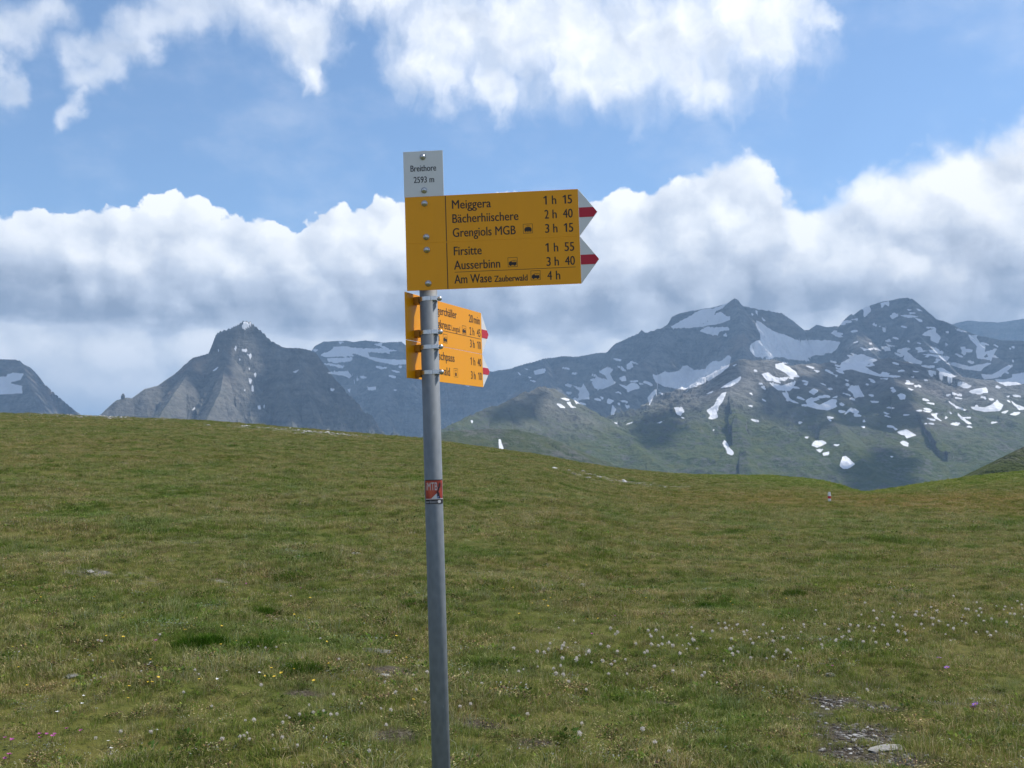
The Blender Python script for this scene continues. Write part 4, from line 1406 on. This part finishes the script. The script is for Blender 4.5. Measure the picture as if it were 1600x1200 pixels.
# ------------------------------------------------------------------ turf: blades gathered into tufts, scattered as one object
def turf_material():
    m, n, out = mat_new('grass_blades')
    pos = n.new('ShaderNodeNewGeometry').outputs['Position']
    tint = n.new('ShaderNodeAttribute', attribute_name='tint').outputs['Color']
    rnd = n.new('ShaderNodeObjectInfo').outputs['Random']
    mid = n.noise(pos, 0.55, 5, .6)
    big = n.noise(pos, 0.06, 4, .55)
    sml = n.noise(pos, 2.6, 4, .6)
    c = n.mix(1.0, tint, n.ramp(mid, [(0.32, (0.62, 0.86, 0.60)), (0.5, (1.0, 1.0, 1.0)), (0.66, (1.10, 1.04, 1.08)), (0.8, (1.18, 1.04, 1.12))]), 'MULTIPLY')
    c = n.mix(n.mul(n.step(big, .42, .66), .40), c, n.mix(1.0, c, (1.15, 1.0, 1.0), 'MULTIPLY'))
    c = n.mix(1.0, c, n.ramp(sml, [(.3, (.80, .84, .80)), (.5, (1, 1, 1)), (.7, (1.14, 1.08, 1.1))]), 'MULTIPLY')
    c = n.mix(1.0, c, n.ramp(rnd, [(0, (.7, .75, .7)), (.5, (1, 1, 1)), (1, (1.3, 1.2, 1.25))]), 'MULTIPLY')
    spk = n.noise(pos, 9.0, 3, .65)
    c = n.mix(1.0, c, n.ramp(spk, [(.30, (.42, .44, .42)), (.44, (.92, .92, .9)), (.56, (1.05, 1.04, 1.0)), (.72, (1.5, 1.42, 1.5))]), 'MULTIPLY')
    sx = n.new('ShaderNodeSeparateXYZ')
    n.put(sx.inputs[0], pos)
    c = n.mix(n.mul(n.step(n.add(sx.outputs[1], n.mad(mid, 16, -8)), 62, 92), n.step(sx.outputs[0], 12, 30)), c, n.mix(1.0, c, (0.90, 1.06, 0.72), 'MULTIPLY'))
    c = n.mix(n.mul(n.mul(n.step(sx.outputs[1], 30, 48), n.sub(1.0, n.step(sx.outputs[1], 62, 76))), n.step(sx.outputs[0], 2, 14)), c, n.mix(1.0, c, (1.12, 0.97, 0.92), 'MULTIPLY'))
    d = n.new('ShaderNodeBsdfDiffuse')
    n.put(d.inputs[0], c)
    t = n.new('ShaderNodeBsdfTranslucent')
    n.put(t.inputs[0], c)
    mx = n.new('ShaderNodeMixShader')
    mx.inputs[0].default_value = .32
    n.put(mx.inputs[1], d.outputs[0]); n.put(mx.inputs[2], t.outputs[0])
    n.put(out.inputs[0], mx.outputs[0])
    return m


M_TURF = turf_material()
BROWN = np.array((0.13, 0.085, 0.070)); LICHEN = np.array((0.34, 0.37, 0.33))
GREEN = np.array((0.158, 0.220, 0.042)); OLIVE = np.array((0.225, 0.245, 0.070)); STRAW = np.array((0.42, 0.38, 0.20)); RUST = np.array((0.235, 0.175, 0.075)); DARK = np.array((0.052, 0.088, 0.018)); LEAF = np.array((0.095, 0.170, 0.040)); PALE = np.array((0.34, 0.36, 0.25)); SEDGE = np.array((0.068, 0.140, 0.014))


def blades(k, rad, h0, h1, w, lean, cols, probs, seed, dome=0.0):
    rg = np.random.default_rng(seed)
    V, Fc, C = [], [], []
    for i in range(k):
        rr = rad * math.sqrt(rg.random())
        an = rg.random() * 6.283
        bx, by = rr * math.cos(an), rr * math.sin(an)
        h = rg.uniform(h0, h1) * (1 - dome * (rr / rad) ** 2)
        la = an + rg.normal(0, 1.1)
        ln = abs(rg.normal(lean, lean * .5)) * h
        wa = rg.random() * 3.1416
        dx, dy = math.cos(wa) * w / 2, math.sin(wa) * w / 2
        lx, ly = math.cos(la) * ln, math.sin(la) * ln
        b = len(V)
        V += [(bx - dx, by - dy, -.01), (bx + dx, by + dy, -.01),
              (bx + lx * .3 - dx * .9, by + ly * .3 - dy * .9, h * .55), (bx + lx * .3 + dx * .9, by + ly * .3 + dy * .9, h * .55),
              (bx + lx, by + ly, h * (1 - .25 * min(1, ln / h)))]
        Fc += [(b, b + 1, b + 3, b + 2), (b + 2, b + 3, b + 4)]
        c = cols[rg.choice(len(cols), p=probs)] * rg.uniform(.75, 1.3)
        C += [c] * 5
    return V, Fc, C


def leaves(k, rad, size, cols, seed):
    rg = np.random.default_rng(seed)
    V, Fc, C = [], [], []
    for i in range(k):
        an = rg.random() * 6.283
        rr = rad * math.sqrt(rg.random())
        o = np.array((rr * math.cos(an), rr * math.sin(an), rg.uniform(.004, .03)))
        d = np.array((math.cos(an), math.sin(an), rg.uniform(.1, .7)))
        d /= np.linalg.norm(d)
        sd = np.array((-math.sin(an), math.cos(an), rg.uniform(-.3, .3)))
        L = size * rg.uniform(.6, 1.3)
        wv = L * .28
        b = len(V)
        V += [tuple(o), tuple(o + d * L * .5 - sd * wv), tuple(o + d * L), tuple(o + d * L * .5 + sd * wv)]
        Fc += [(b, b + 1, b + 2, b + 3)]
        C += [cols[rg.integers(len(cols))] * rg.uniform(.7, 1.3)] * 4
    return V, Fc, C


def poly_mesh(name, V, Fc, C):
    me = bpy.data.meshes.new(name)
    me.from_pydata(V, [], Fc)
    a = me.attributes.new('tint', 'FLOAT_COLOR', 'POINT')
    a.data.foreach_set('color', np.c_[np.array(C), np.ones(len(C))].astype(np.float32).ravel())
    me.materials.append(M_TURF)
    return me


TUFTS = bpy.data.collections.new('tuft_kinds')
kinds = []
for i in range(4): kinds.append(blades(70, .085, .018, .058, .0024, .75, [GREEN, OLIVE, STRAW, RUST], [.40, .33, .19, .08], 100 + i))
for i in range(3): kinds.append(blades(70, .080, .022, .066, .0023, .80, [OLIVE, STRAW, RUST, GREEN], [.33, .36, .19, .12], 200 + i))
for i in range(2): kinds.append(blades(80, .075, .022, .060, .0024, .6, [GREEN, DARK, OLIVE], [.55, .25, .20], 300 + i))
for i in range(2):
    a = leaves(34, .08, .028, [LEAF, GREEN, DARK], 400 + i)
    b = blades(30, .085, .02, .05, .0023, .7, [GREEN, OLIVE, STRAW], [.5, .3, .2], 420 + i)
    kinds.append((a[0] + b[0], a[1] + [tuple(q + len(a[0]) for q in f) for f in b[1]], a[2] + b[2]))
for i in range(2): kinds.append(blades(26, .08, .05, .13, .0017, .6, [STRAW, PALE, OLIVE], [.6, .2, .2], 500 + i))   # taller dry stalks
kinds.append(leaves(46, .08, .016, [BROWN, DARK, RUST, STRAW], 610))
kinds.append(leaves(40, .085, .013, [LICHEN, PALE, BROWN, OLIVE], 611))
for i, (V_, F_, C_) in enumerate(kinds):
    o = bpy.data.objects.new('tuft_%02d' % i, poly_mesh('tuft', V_, F_, C_))
    TUFTS.objects.link(o)
NK = len(kinds)
PICK = np.array([.14, .14, .14, .13, .08, .08, .08, .05, .04, .03, .03, .03, .03, .06, .03])

pts, scl, idx = [], [], []
for r0_, r1_, dens, s0_, s1_ in ((2.2, 9, 250, .70, 1.20), (9, 16, 190, .80, 1.25), (16, 30, 90, .95, 1.6), (30, 60, 32, 1.3, 2.1), (60, 100, 13, 1.7, 2.8), (100, 165, 6, 1.9, 3.2)):
    half = R(38)
    area = half * (r1_ ** 2 - r0_ ** 2)
    k = int(area * dens)
    rr = np.sqrt(rng.uniform(r0_ ** 2, r1_ ** 2, k))
    aa = rng.uniform(-half, half, k)
    x, y = rr * np.sin(aa), rr * np.cos(aa)
    keep = rng.random(k) > .80 * np.maximum(spot_mask(x, y, BARE), .55 * spot_mask(x, y, STONY))
    thin = fbm(x / .9, y / .9, 55, 4)
    keep &= rng.random(k) < np.clip(1.0 + 1.1 * thin, .45, 1)
    x, y = x[keep], y[keep]
    pk = rng.choice(NK, len(x), p=PICK / PICK.sum())
    dry = fbm(x / 2.4, y / 2.4, 66, 4)
    swap = (dry > .12) & (pk < 4) & (rng.random(len(x)) < .5)
    pk[swap] = rng.integers(4, 7, swap.sum())
    lush = (dry < -.18) & (rng.random(len(x)) < .4)
    pk[lush] = rng.integers(7, 9, lush.sum())
    herb = fbm(x / .34, y / .26, 121, 4)
    sel = (herb > .17) & (rng.random(len(x)) < .75)
    pk[sel] = NK - 2
    lich = fbm(x / .8, y / .5, 141, 4)
    sel = (lich > .30) & (rng.random(len(x)) < .5)
    pk[sel] = NK - 1
    pts.append(np.stack([x, y, ground_z(x, y)], -1))
    sc_ = rng.uniform(s0_, s1_, len(x)) * np.clip(1 + .9 * fbm(x / 1.7, y / 1.7, 88, 3), .6, 1.7)
    scl.append(sc_)
    idx.append(pk)
pts, scl, idx = np.concatenate(pts), np.concatenate(scl), np.concatenate(idx)
me = bpy.data.meshes.new('grass')
me.vertices.add(len(pts))
me.vertices.foreach_set('co', pts.astype(np.float32).ravel())
a = me.attributes.new('scl', 'FLOAT', 'POINT'); a.data.foreach_set('value', scl.astype(np.float32))
a = me.attributes.new('idx', 'INT', 'POINT'); a.data.foreach_set('value', idx.astype(np.int32))
rot = np.stack([rng.normal(0, .10, len(pts)), rng.normal(0, .10, len(pts)), rng.uniform(0, 6.283, len(pts))], -1)
a = me.attributes.new('rot', 'FLOAT_VECTOR', 'POINT'); a.data.foreach_set('vector', rot.astype(np.float32).ravel())
grass = link('grass', me)
tag(grass, 'short alpine grass, mixed green and straw coloured blades over the whole meadow', 'grass', kind='stuff')
ng = bpy.data.node_groups.new('scatter_tufts', 'GeometryNodeTree')
ng.interface.new_socket('Geometry', in_out='INPUT', socket_type='NodeSocketGeometry')
ng.interface.new_socket('Geometry', in_out='OUTPUT', socket_type='NodeSocketGeometry')
gi, go = ng.nodes.new('NodeGroupInput'), ng.nodes.new('NodeGroupOutput')
iop = ng.nodes.new('GeometryNodeInstanceOnPoints')
ci = ng.nodes.new('GeometryNodeCollectionInfo')
ci.inputs['Collection'].default_value = TUFTS
ci.inputs['Separate Children'].default_value = True
ci.inputs['Reset Children'].default_value = True
iop.inputs['Pick Instance'].default_value = True
def named(nm, dt):
    q = ng.nodes.new('GeometryNodeInputNamedAttribute')
    q.data_type = dt
    q.inputs['Name'].default_value = nm
    return q.outputs['Attribute']
ng.links.new(gi.outputs[0], iop.inputs['Points'])
ng.links.new(ci.outputs[0], iop.inputs['Instance'])
ng.links.new(named('idx', 'INT'), iop.inputs['Instance Index'])
ng.links.new(named('rot', 'FLOAT_VECTOR'), iop.inputs['Rotation'])
ng.links.new(named('scl', 'FLOAT'), iop.inputs['Scale'])
ng.links.new(iop.outputs[0], go.inputs[0])
grass.modifiers.new('scatter', 'NODES').node_group = ng
print('tufts', len(pts))

# ------------------------------------------------------------------ tussocks, stones, gravel
def lift_hit(px, py, h):
    """ground position whose point h above the turf is seen at the pixel"""
    EYE[2] -= h
    g = ground_hit(px, py)
    EYE[2] += h
    return g


tus = [(297, 1012, .135, 'dark green grass tussock, left half of a pair, beside a bare spot'), (331, 1008, .12, 'dark green grass tussock, right half of a pair, beside a bare spot'),
       (400, 1013, .21, 'wide low dark green tussock just right of a pair of tussocks'), (410, 961, .12, 'small round green tussock further up the slope left of the pole'),
       (470, 1051, .15, 'dark tussock beside a flat pale stone left of the pole'), (1242, 930, .15, 'small dark tussock alone in the short grass on the right slope'),
       (1106, 952, .13, 'low bright green tussock between the pole and the lone dark tussock'), (1455, 1180, .22, 'big ragged olive tussock at the edge of the gravel patch'),
       (1352, 1072, .24, 'broad olive grass mound behind the gravel patch'), (640, 950, .08, 'tiny green tussock close left of the pole'), (262, 833, .22, 'flat green tussock high on the left slope'),
       (455, 905, .25, 'flat spreading green patch of sedge on the left slope'), (1405, 862, .35, 'dark rough tussock on the brown far slope at the right')]
for i, (px, py, w, lab) in enumerate(tus):
    g = ground_hit(px, py)
    olive = 'olive' in lab
    V_, F_, C_ = blades(700 if not olive else 420, w, .07, .14 if not olive else .15, .0026, .55, [SEDGE, SEDGE * .7, GREEN] if not olive else [OLIVE, GREEN, STRAW], [.5, .4, .10] if not olive else [.5, .3, .2], 700 + i, .65)
    o = link('grass_tussock', poly_mesh('grass_tussock', V_, F_, C_))
    o.location = g
    tag(o, lab, 'tussock', 'tussocks in the meadow')

stones = [(1385, 1171, .075, (1.5, .6, .22), 'flat pale stone lying on the gravel patch at the lower right', M_STONEW), (600, 1061, .045, (1.1, .8, .6), 'pale angular stone on the bare earth spot left of the pole', M_STONEW),
          (588, 1018, .085, (1.5, .7, .14), 'flat lichen covered stone behind the bare earth spot', M_STONE), (446, 1042, .085, (1.5, .7, .2), 'flat grey stone beside the dark tussock', M_STONE),
          (1297, 1057, .04, (1.2, .8, .5), 'small grey stone behind the gravel patch', M_STONE), (112, 1057, .06, (1.3, .8, .22), 'lichen grey stone sunk in the turf at the lower left', M_STONE),
          (652, 1043, .03, (1.2, .8, .5), 'small whitish stone close left of the pole', M_STONEW), (1106, 922, .05, (1.6, .7, .4), 'small tan stone in the short grass near the bright green tussock', M_STONEW),
          (910, 917, .06, (1.4, .8, .5), 'little white stone in yellow flowered turf right of the pole', M_STONEW), (140, 893, .06, (2.0, .7, .2), 'long pale stone at the left end of the stony strip', M_STONEW),
          (555, 866, .05, (1.5, .7, .4), 'small pale stone high on the slope left of the pole', M_STONEW)]
for i, (px, py, r_, sq, lab, mt) in enumerate(stones):
    g = ground_hit(px, py)
    o = from_bm('stone', rock_bm(r_, 20 + i, sq, 3, .3), mt, None, False)
    o.location = (g[0], g[1], g[2] + r_ * sq[2] * .35)
    o.rotation_euler = (rs.uniform(-.1, .1), rs.uniform(-.1, .1), rs.uniform(0, 6))
    tag(o, lab, 'stone', 'stones in the meadow')

rock_kinds = []
for i in range(6):
    bm = rock_bm(1, 60 + i, (1.1, .85, .5), 2, .35)
    rock_kinds.append((np.array([v.co for v in bm.verts]), np.array([[v.index for v in f.verts] for f in bm.faces])))
    bm.free()


def pebbles(name, spots, count, smin, smax, label, cat, colmat, seed):
    rg = np.random.default_rng(seed)
    Vs, Fs, b = [], [], 0
    wts = np.array([s[2] * s[3] for s in spots]); wts = wts / wts.sum()
    for i in range(count):
        cx, cy, rx, ry = spots[rg.choice(len(spots), p=wts)]
        q = rg.normal(0, .48, 2)
        x, y = cx + q[0] * rx, cy + q[1] * ry
        s = smin * (smax / smin) ** (rg.random() ** 2)
        v, f = rock_kinds[rg.integers(6)]
        t = rg.random() * 6.283
        rotm = np.array([[math.cos(t), -math.sin(t), 0], [math.sin(t), math.cos(t), 0], [0, 0, 1]])
        w = (v * np.array([1, 1, rg.uniform(.5, 1.1)])) @ rotm.T * s
        z = float(ground_z(x, y))
        Vs.append(w + (x, y, z + s * .12)); Fs.append(f + b); b += len(v)
    o = np_mesh(name, np.concatenate(Vs), np.concatenate(Fs), colmat, False)
    return tag(o, label, cat, kind='stuff')


m, n, out = mat_new('mixed_pebbles')
pos = n.new('ShaderNodeNewGeometry').outputs['Random Per Island']
b = n.new('ShaderNodeBsdfDiffuse')
n.put(b.inputs[0], n.ramp(pos, [(0, (0.050, 0.044, 0.038)), (.45, (0.105, 0.096, 0.084)), (.75, (0.18, 0.17, 0.155)), (.93, (0.30, 0.29, 0.275)), (1, (0.50, 0.49, 0.47))]))
n.put(out.inputs[0], b.outputs[0])
M_PEB = m
pebbles('gravel', BARE[:6], 2000, .003, .017, 'small grey and white gravel on the bare earth spots', 'gravel', M_PEB, 5)
m, n, out = mat_new('pale_rubble')
pos = n.new('ShaderNodeNewGeometry').outputs['Random Per Island']
b = n.new('ShaderNodeBsdfDiffuse')
n.put(b.inputs[0], n.ramp(pos, [(0, (0.18, 0.17, 0.15)), (.6, (0.36, 0.35, 0.33)), (1, (0.58, 0.57, 0.55))]))
n.put(out.inputs[0], b.outputs[0])
pebbles('scree', [s for s in STONY if s[2] > 2], 700, .05, .26, 'pale broken stones along the worn strip far off in the meadow', 'scree', m, 6)

# ------------------------------------------------------------------ flowers
M_STEM = simple('flower_stem', (0.075, 0.085, 0.035), .8)
m, n, out = mat_new('silky_seed_hairs')
d = n.new('ShaderNodeBsdfDiffuse'); d.inputs[0].default_value = (0.74, 0.69, 0.64, 1)
t = n.new('ShaderNodeBsdfTranslucent'); t.inputs[0].default_value = (0.74, 0.69, 0.64, 1)
mx = n.new('ShaderNodeMixShader'); mx.inputs[0].default_value = .4
n.put(mx.inputs[1], d.outputs[0]); n.put(mx.inputs[2], t.outputs[0]); n.put(out.inputs[0], mx.outputs[0])
M_HAIR = m


def seed_head_mesh(seed, h=.10, r=.017, k=90):
    rg = np.random.default_rng(seed)
    bm = bmesh.new()
    lx, ly = rg.normal(0, .012, 2)
    prev = None
    for j in range(4):
        t = j / 3
        ring = [bm.verts.new((lx * t * t + .0011 * math.cos(a), ly * t * t + .0011 * math.sin(a), -.015 + (h + .015) * t)) for a in (0, 2.09, 4.19)]
        if prev:
            for i in range(3): bm.faces.new((prev[i], prev[(i + 1) % 3], ring[(i + 1) % 3], ring[i]))
        prev = ring
    ns = len(bm.faces)
    c = Vector((lx, ly, h))
    for i in range(k):
        d = Vector(rg.normal(0, 1, 3)); d.z = d.z * .8 + .25 + .3 * (seed % 3); d.normalize()
        L = r * rg.uniform(.65, 1.25)
        sd = d.cross(Vector(rg.normal(0, 1, 3))).normalized() * r * .11
        e = c + d * L + Vector((0, 0, -.002))
        bm.faces.new([bm.verts.new(q) for q in (c, e - sd, e + sd)])
    me = bpy.data.meshes.new('seed_head')
    bm.to_mesh(me)
    bm.free()
    me.materials.append(M_STEM); me.materials.append(M_HAIR)
    me.polygons.foreach_set('material_index', [0 if i < ns else 1 for i in range(len(me.polygons))])
    return me


heads = [seed_head_mesh(900 + i, .085 + .012 * (i % 4), .0165 + .0012 * (i % 3)) for i in range(8)]
near_list = [(75, 428), (95, 432), (120, 424), (112, 405), (163, 410), (172, 407), (158, 418), (235, 422), (240, 455), (212, 458), (205, 455), (288, 467), (303, 492), (315, 467), (290, 420), (330, 438), (317, 372), (330, 370), (384, 404), (425, 375), (440, 378), (446, 368), (460, 407), (505, 408), (520, 370),
             (533, 400), (552, 398), (560, 385), (562, 364), (568, 400), (600, 368), (617, 382), (630, 366), (645, 340), (655, 352), (668, 345), (672, 358), (682, 340), (690, 350), (700, 345), (708, 336), (718, 366), (733, 364), (742, 392), (690, 430), (700, 428), (800, 368), (815, 370), (843, 352), (845, 388),
             (840, 430), (852, 432), (858, 424), (866, 428), (875, 326), (895, 384), (905, 362), (915, 346), (965, 410), (1015, 365), (1018, 384), (1022, 382), (1058, 354), (1062, 394), (1085, 350), (1090, 312), (1108, 346), (1130, 372), (1125, 300), (1150, 298), (1170, 342), (1195, 332), (1203, 366), (1230, 366),
             (1232, 370), (1233, 402), (1258, 316), (1262, 308), (1275, 316), (1290, 306), (1310, 322), (1322, 328), (1285, 352), (1330, 342), (1355, 366), (1365, 348), (1378, 354), (1383, 366), (1400, 328), (1408, 318), (1418, 302), (1422, 306), (1450, 300), (1466, 300), (1468, 308), (1480, 338), (1455, 316), (1500, 328), (1505, 370), (1550, 346),
             (1540, 286), (1558, 288), (1592, 294), (1590, 322), (20, 480), (38, 474), (135, 480), (155, 512), (40, 610), (10, 420), (155, 455), (230, 545), (360, 490), (605, 490), (640, 520)]
big_list = [(400, 686), (452, 702), (492, 726), (208, 696), (220, 650), (895, 465), (1108, 540)]
left_list = [(905, 612), (940, 610), (980, 576), (1047, 560), (1036, 608), (1055, 612), (1015, 598), (990, 610), (1195, 585), (1217, 600), (1245, 552), (1303, 537), (1335, 570), (1436, 590), (1478, 586), (1518, 522), (852, 660), (858, 704), (780, 664), (744, 686), (700, 682), (780, 680), (1585, 475), (1437, 470), (1465, 484), (876, 680), (1330, 488), (1303, 486)]
NEARP = [(800 + x / 2, 800 + y / 2) for x, y in near_list + big_list]
LEFTP = [(x / 2, 800 + y / 2) for x, y in left_list]


def put_flowers(name, meshes, places, lab, cat, group, h, s0=.85, s1=1.2, seed=1):
    rr_ = random.Random(seed)
    for i, (px, py) in enumerate(places):
        g = lift_hit(px, py, h)
        if g is None: continue
        o = link(name, meshes[i % len(meshes)])
        s = rr_.uniform(s0, s1)
        o.location = g
        o.scale = (s, s, s)
        o.rotation_euler = (rr_.gauss(0, .16), rr_.gauss(.06, .16), rr_.uniform(0, 6.28))
        tag(o, lab(px, py) if callable(lab) else lab, cat, group)


def head_label(px, py):
    if px < 690: return 'whitish fluffy seed head on a thin stalk in the turf left of the pole'
    if py > 1120: return 'whitish fluffy seed head close to the viewer, lowest ones right of the pole'
    if px < 1130: return 'whitish fluffy seed head in the nearer drift just right of the pole'
    return 'whitish fluffy seed head in the long drift toward the right edge'


rx = random.Random(21)
for _ in range(95):
    t = rx.random()
    NEARP.append((835 + 770 * t + rx.gauss(0, 12), 1018 - 58 * t + rx.gauss(0, 20)))
for _ in range(34): LEFTP.append((rx.uniform(120, 660), rx.uniform(985, 1175)))
put_flowers('seed_head', heads, NEARP, head_label, 'seed head', 'fluffy seed heads in the meadow', .09, .46, .90, 2)
put_flowers('seed_head', heads, LEFTP, head_label, 'seed head', 'fluffy seed heads in the meadow', .09, .36, .64, 3)


def small_flower(seed, petals, r, col, h, disc=None, up=.25):
    rg = np.random.default_rng(seed)
    bm = bmesh.new()
    for a in range(3):
        t = a * 1.05
        dx, dy = .0009 * math.cos(t), .0009 * math.sin(t)
        bm.faces.new([bm.verts.new(q) for q in ((-dx, -dy, -.01), (dx, dy, -.01), (dx, dy, h), (-dx, -dy, h))])
    ns = len(bm.faces)
    c = Vector((0, 0, h))
    for i in range(petals):
        a = 6.283 * i / petals + rg.normal(0, .06)
        d = Vector((math.cos(a), math.sin(a), up + rg.normal(0, .1)))
        sd = Vector((-math.sin(a), math.cos(a), 0)) * r * min(.42, 2.4 / petals)
        bm.faces.new([bm.verts.new(q) for q in (c, c + d * r * .6 - sd, c + d * r, c + d * r * .6 + sd)])
    np_ = len(bm.faces)
    if disc is not None:
        bmesh.ops.create_uvsphere(bm, u_segments=8, v_segments=5, radius=r * .3, matrix=Matrix.Translation((0, 0, h + r * .12)) @ Matrix.Diagonal((1, 1, .5, 1)))
    me = bpy.data.meshes.new('flower')
    bm.to_mesh(me); bm.free()
    me.materials.append(M_STEM); me.materials.append(col)
    if disc is not None: me.materials.append(disc)
    me.polygons.foreach_set('material_index', [0 if i < ns else (1 if i < np_ else 2) for i in range(len(me.polygons))])
    return me


M_PURP = simple('violet_petals', (0.30, 0.12, 0.52), .7)
M_YELP = simple('yellow_petals', (0.62, 0.42, 0.02), .7)
M_PINK = simple('magenta_petals', (0.34, 0.06, 0.24), .7)
M_ORNG = simple('orange_disc', (0.55, 0.28, 0.03), .8)
M_WPET = simple('white_petals', (0.66, 0.66, 0.64), .7)
asters = [small_flower(50 + i, 22, .021, M_PURP, .07, M_ORNG) for i in range(2)]
for i, ((px, py), lab) in enumerate(zip([(1466, 1029), (1482, 1044), (1520, 1109), (1531, 1101), (1154, 978)],
        ['violet daisy flower standing alone above another violet one', 'violet daisy flower just below another in the middle right', 'violet daisy flower, the lower left of a close pair', 'violet daisy flower, the upper right of a close pair', 'small violet flower among the fluffy seed heads'])):
    put_flowers('violet_daisy', [asters[i % 2]], [(px, py)], lab, 'flower', 'violet daisies in the turf', .07, 1.0 if i < 4 else .55, 1.25 if i < 4 else .6, 60 + i)
yel = [small_flower(70 + i, 6, .011, M_YELP, .045, None, .4) for i in range(3)]
ylist = [(63, 933), (133, 934), (148, 933), (109, 992), (166, 992), (192, 966), (232, 1063), (200, 1072), (43, 1070), (29, 1045), (385, 965), (460, 960), (484, 965), (369, 999), (265, 1173), (345, 978), (150, 975), (508, 1000), (290, 985)]
rg2 = random.Random(5)
for _ in range(46): ylist.append((rg2.gauss(880, 55), rg2.gauss(925, 18)))
for _ in range(22): ylist.append((rg2.uniform(1120, 1580), rg2.gauss(940, 22)))
for _ in range(30): ylist.append((rg2.uniform(10, 660), rg2.uniform(900, 1100)))
put_flowers('yellow_flower', yel, ylist, lambda px, py: 'tiny yellow flower in the turf left of the pole' if px < 690 else ('tiny yellow flower in the yellow dotted patch right of the pole' if px < 1100 else 'tiny yellow flower scattered above the long drift of seed heads'), 'flower', 'yellow flowers in the turf', .045, .8, 1.25, 9)
pk_ = [small_flower(80 + i, 8, .012, M_PINK, .035, None, .5) for i in range(2)]
plist = [(64, 1148), (72, 1146), (80, 1152), (84, 1147), (8, 1152), (14, 1156), (8, 1184), (14, 1183), (60, 1153), (20, 1158), (340, 905), (385, 912), (244, 1003), (470, 920), (925, 990), (1000, 975), (960, 962), (1300, 1040), (128, 1140), (105, 1138)]
put_flowers('magenta_flower', pk_, plist, lambda px, py: 'small magenta flower low in the turf at the lower left' if py > 1130 else ('small magenta flower on the left slope' if px < 690 else 'small magenta flower near the seed heads'), 'flower', 'magenta flowers in the turf', .035, .9, 1.3, 12)
wl = [small_flower(90 + i, 7, .010, M_WPET, .04, None, .4) for i in range(2)]
wlist = [(245, 1141), (168, 1158), (170, 1172), (340, 1060), (130, 1086), (150, 1091), (90, 1116), (404, 1052), (150, 1108), (68, 1100), (128, 1101), (237, 1036), (235, 1038), (355, 1048), (455, 931)]
put_flowers('white_flower', wl, wlist, 'tiny white flower in the turf at the lower left', 'flower', 'white flowers in the turf', .04, .9, 1.3, 13)
for c_ in (post,): print('pole at y1190', [project(np.array([base + U_ax * t]))[0][0] for t in (0.4, 1.0, 1.8)], [project(np.array([base + U_ax * t]))[1][0] for t in (0.4, 1.0, 1.8)])
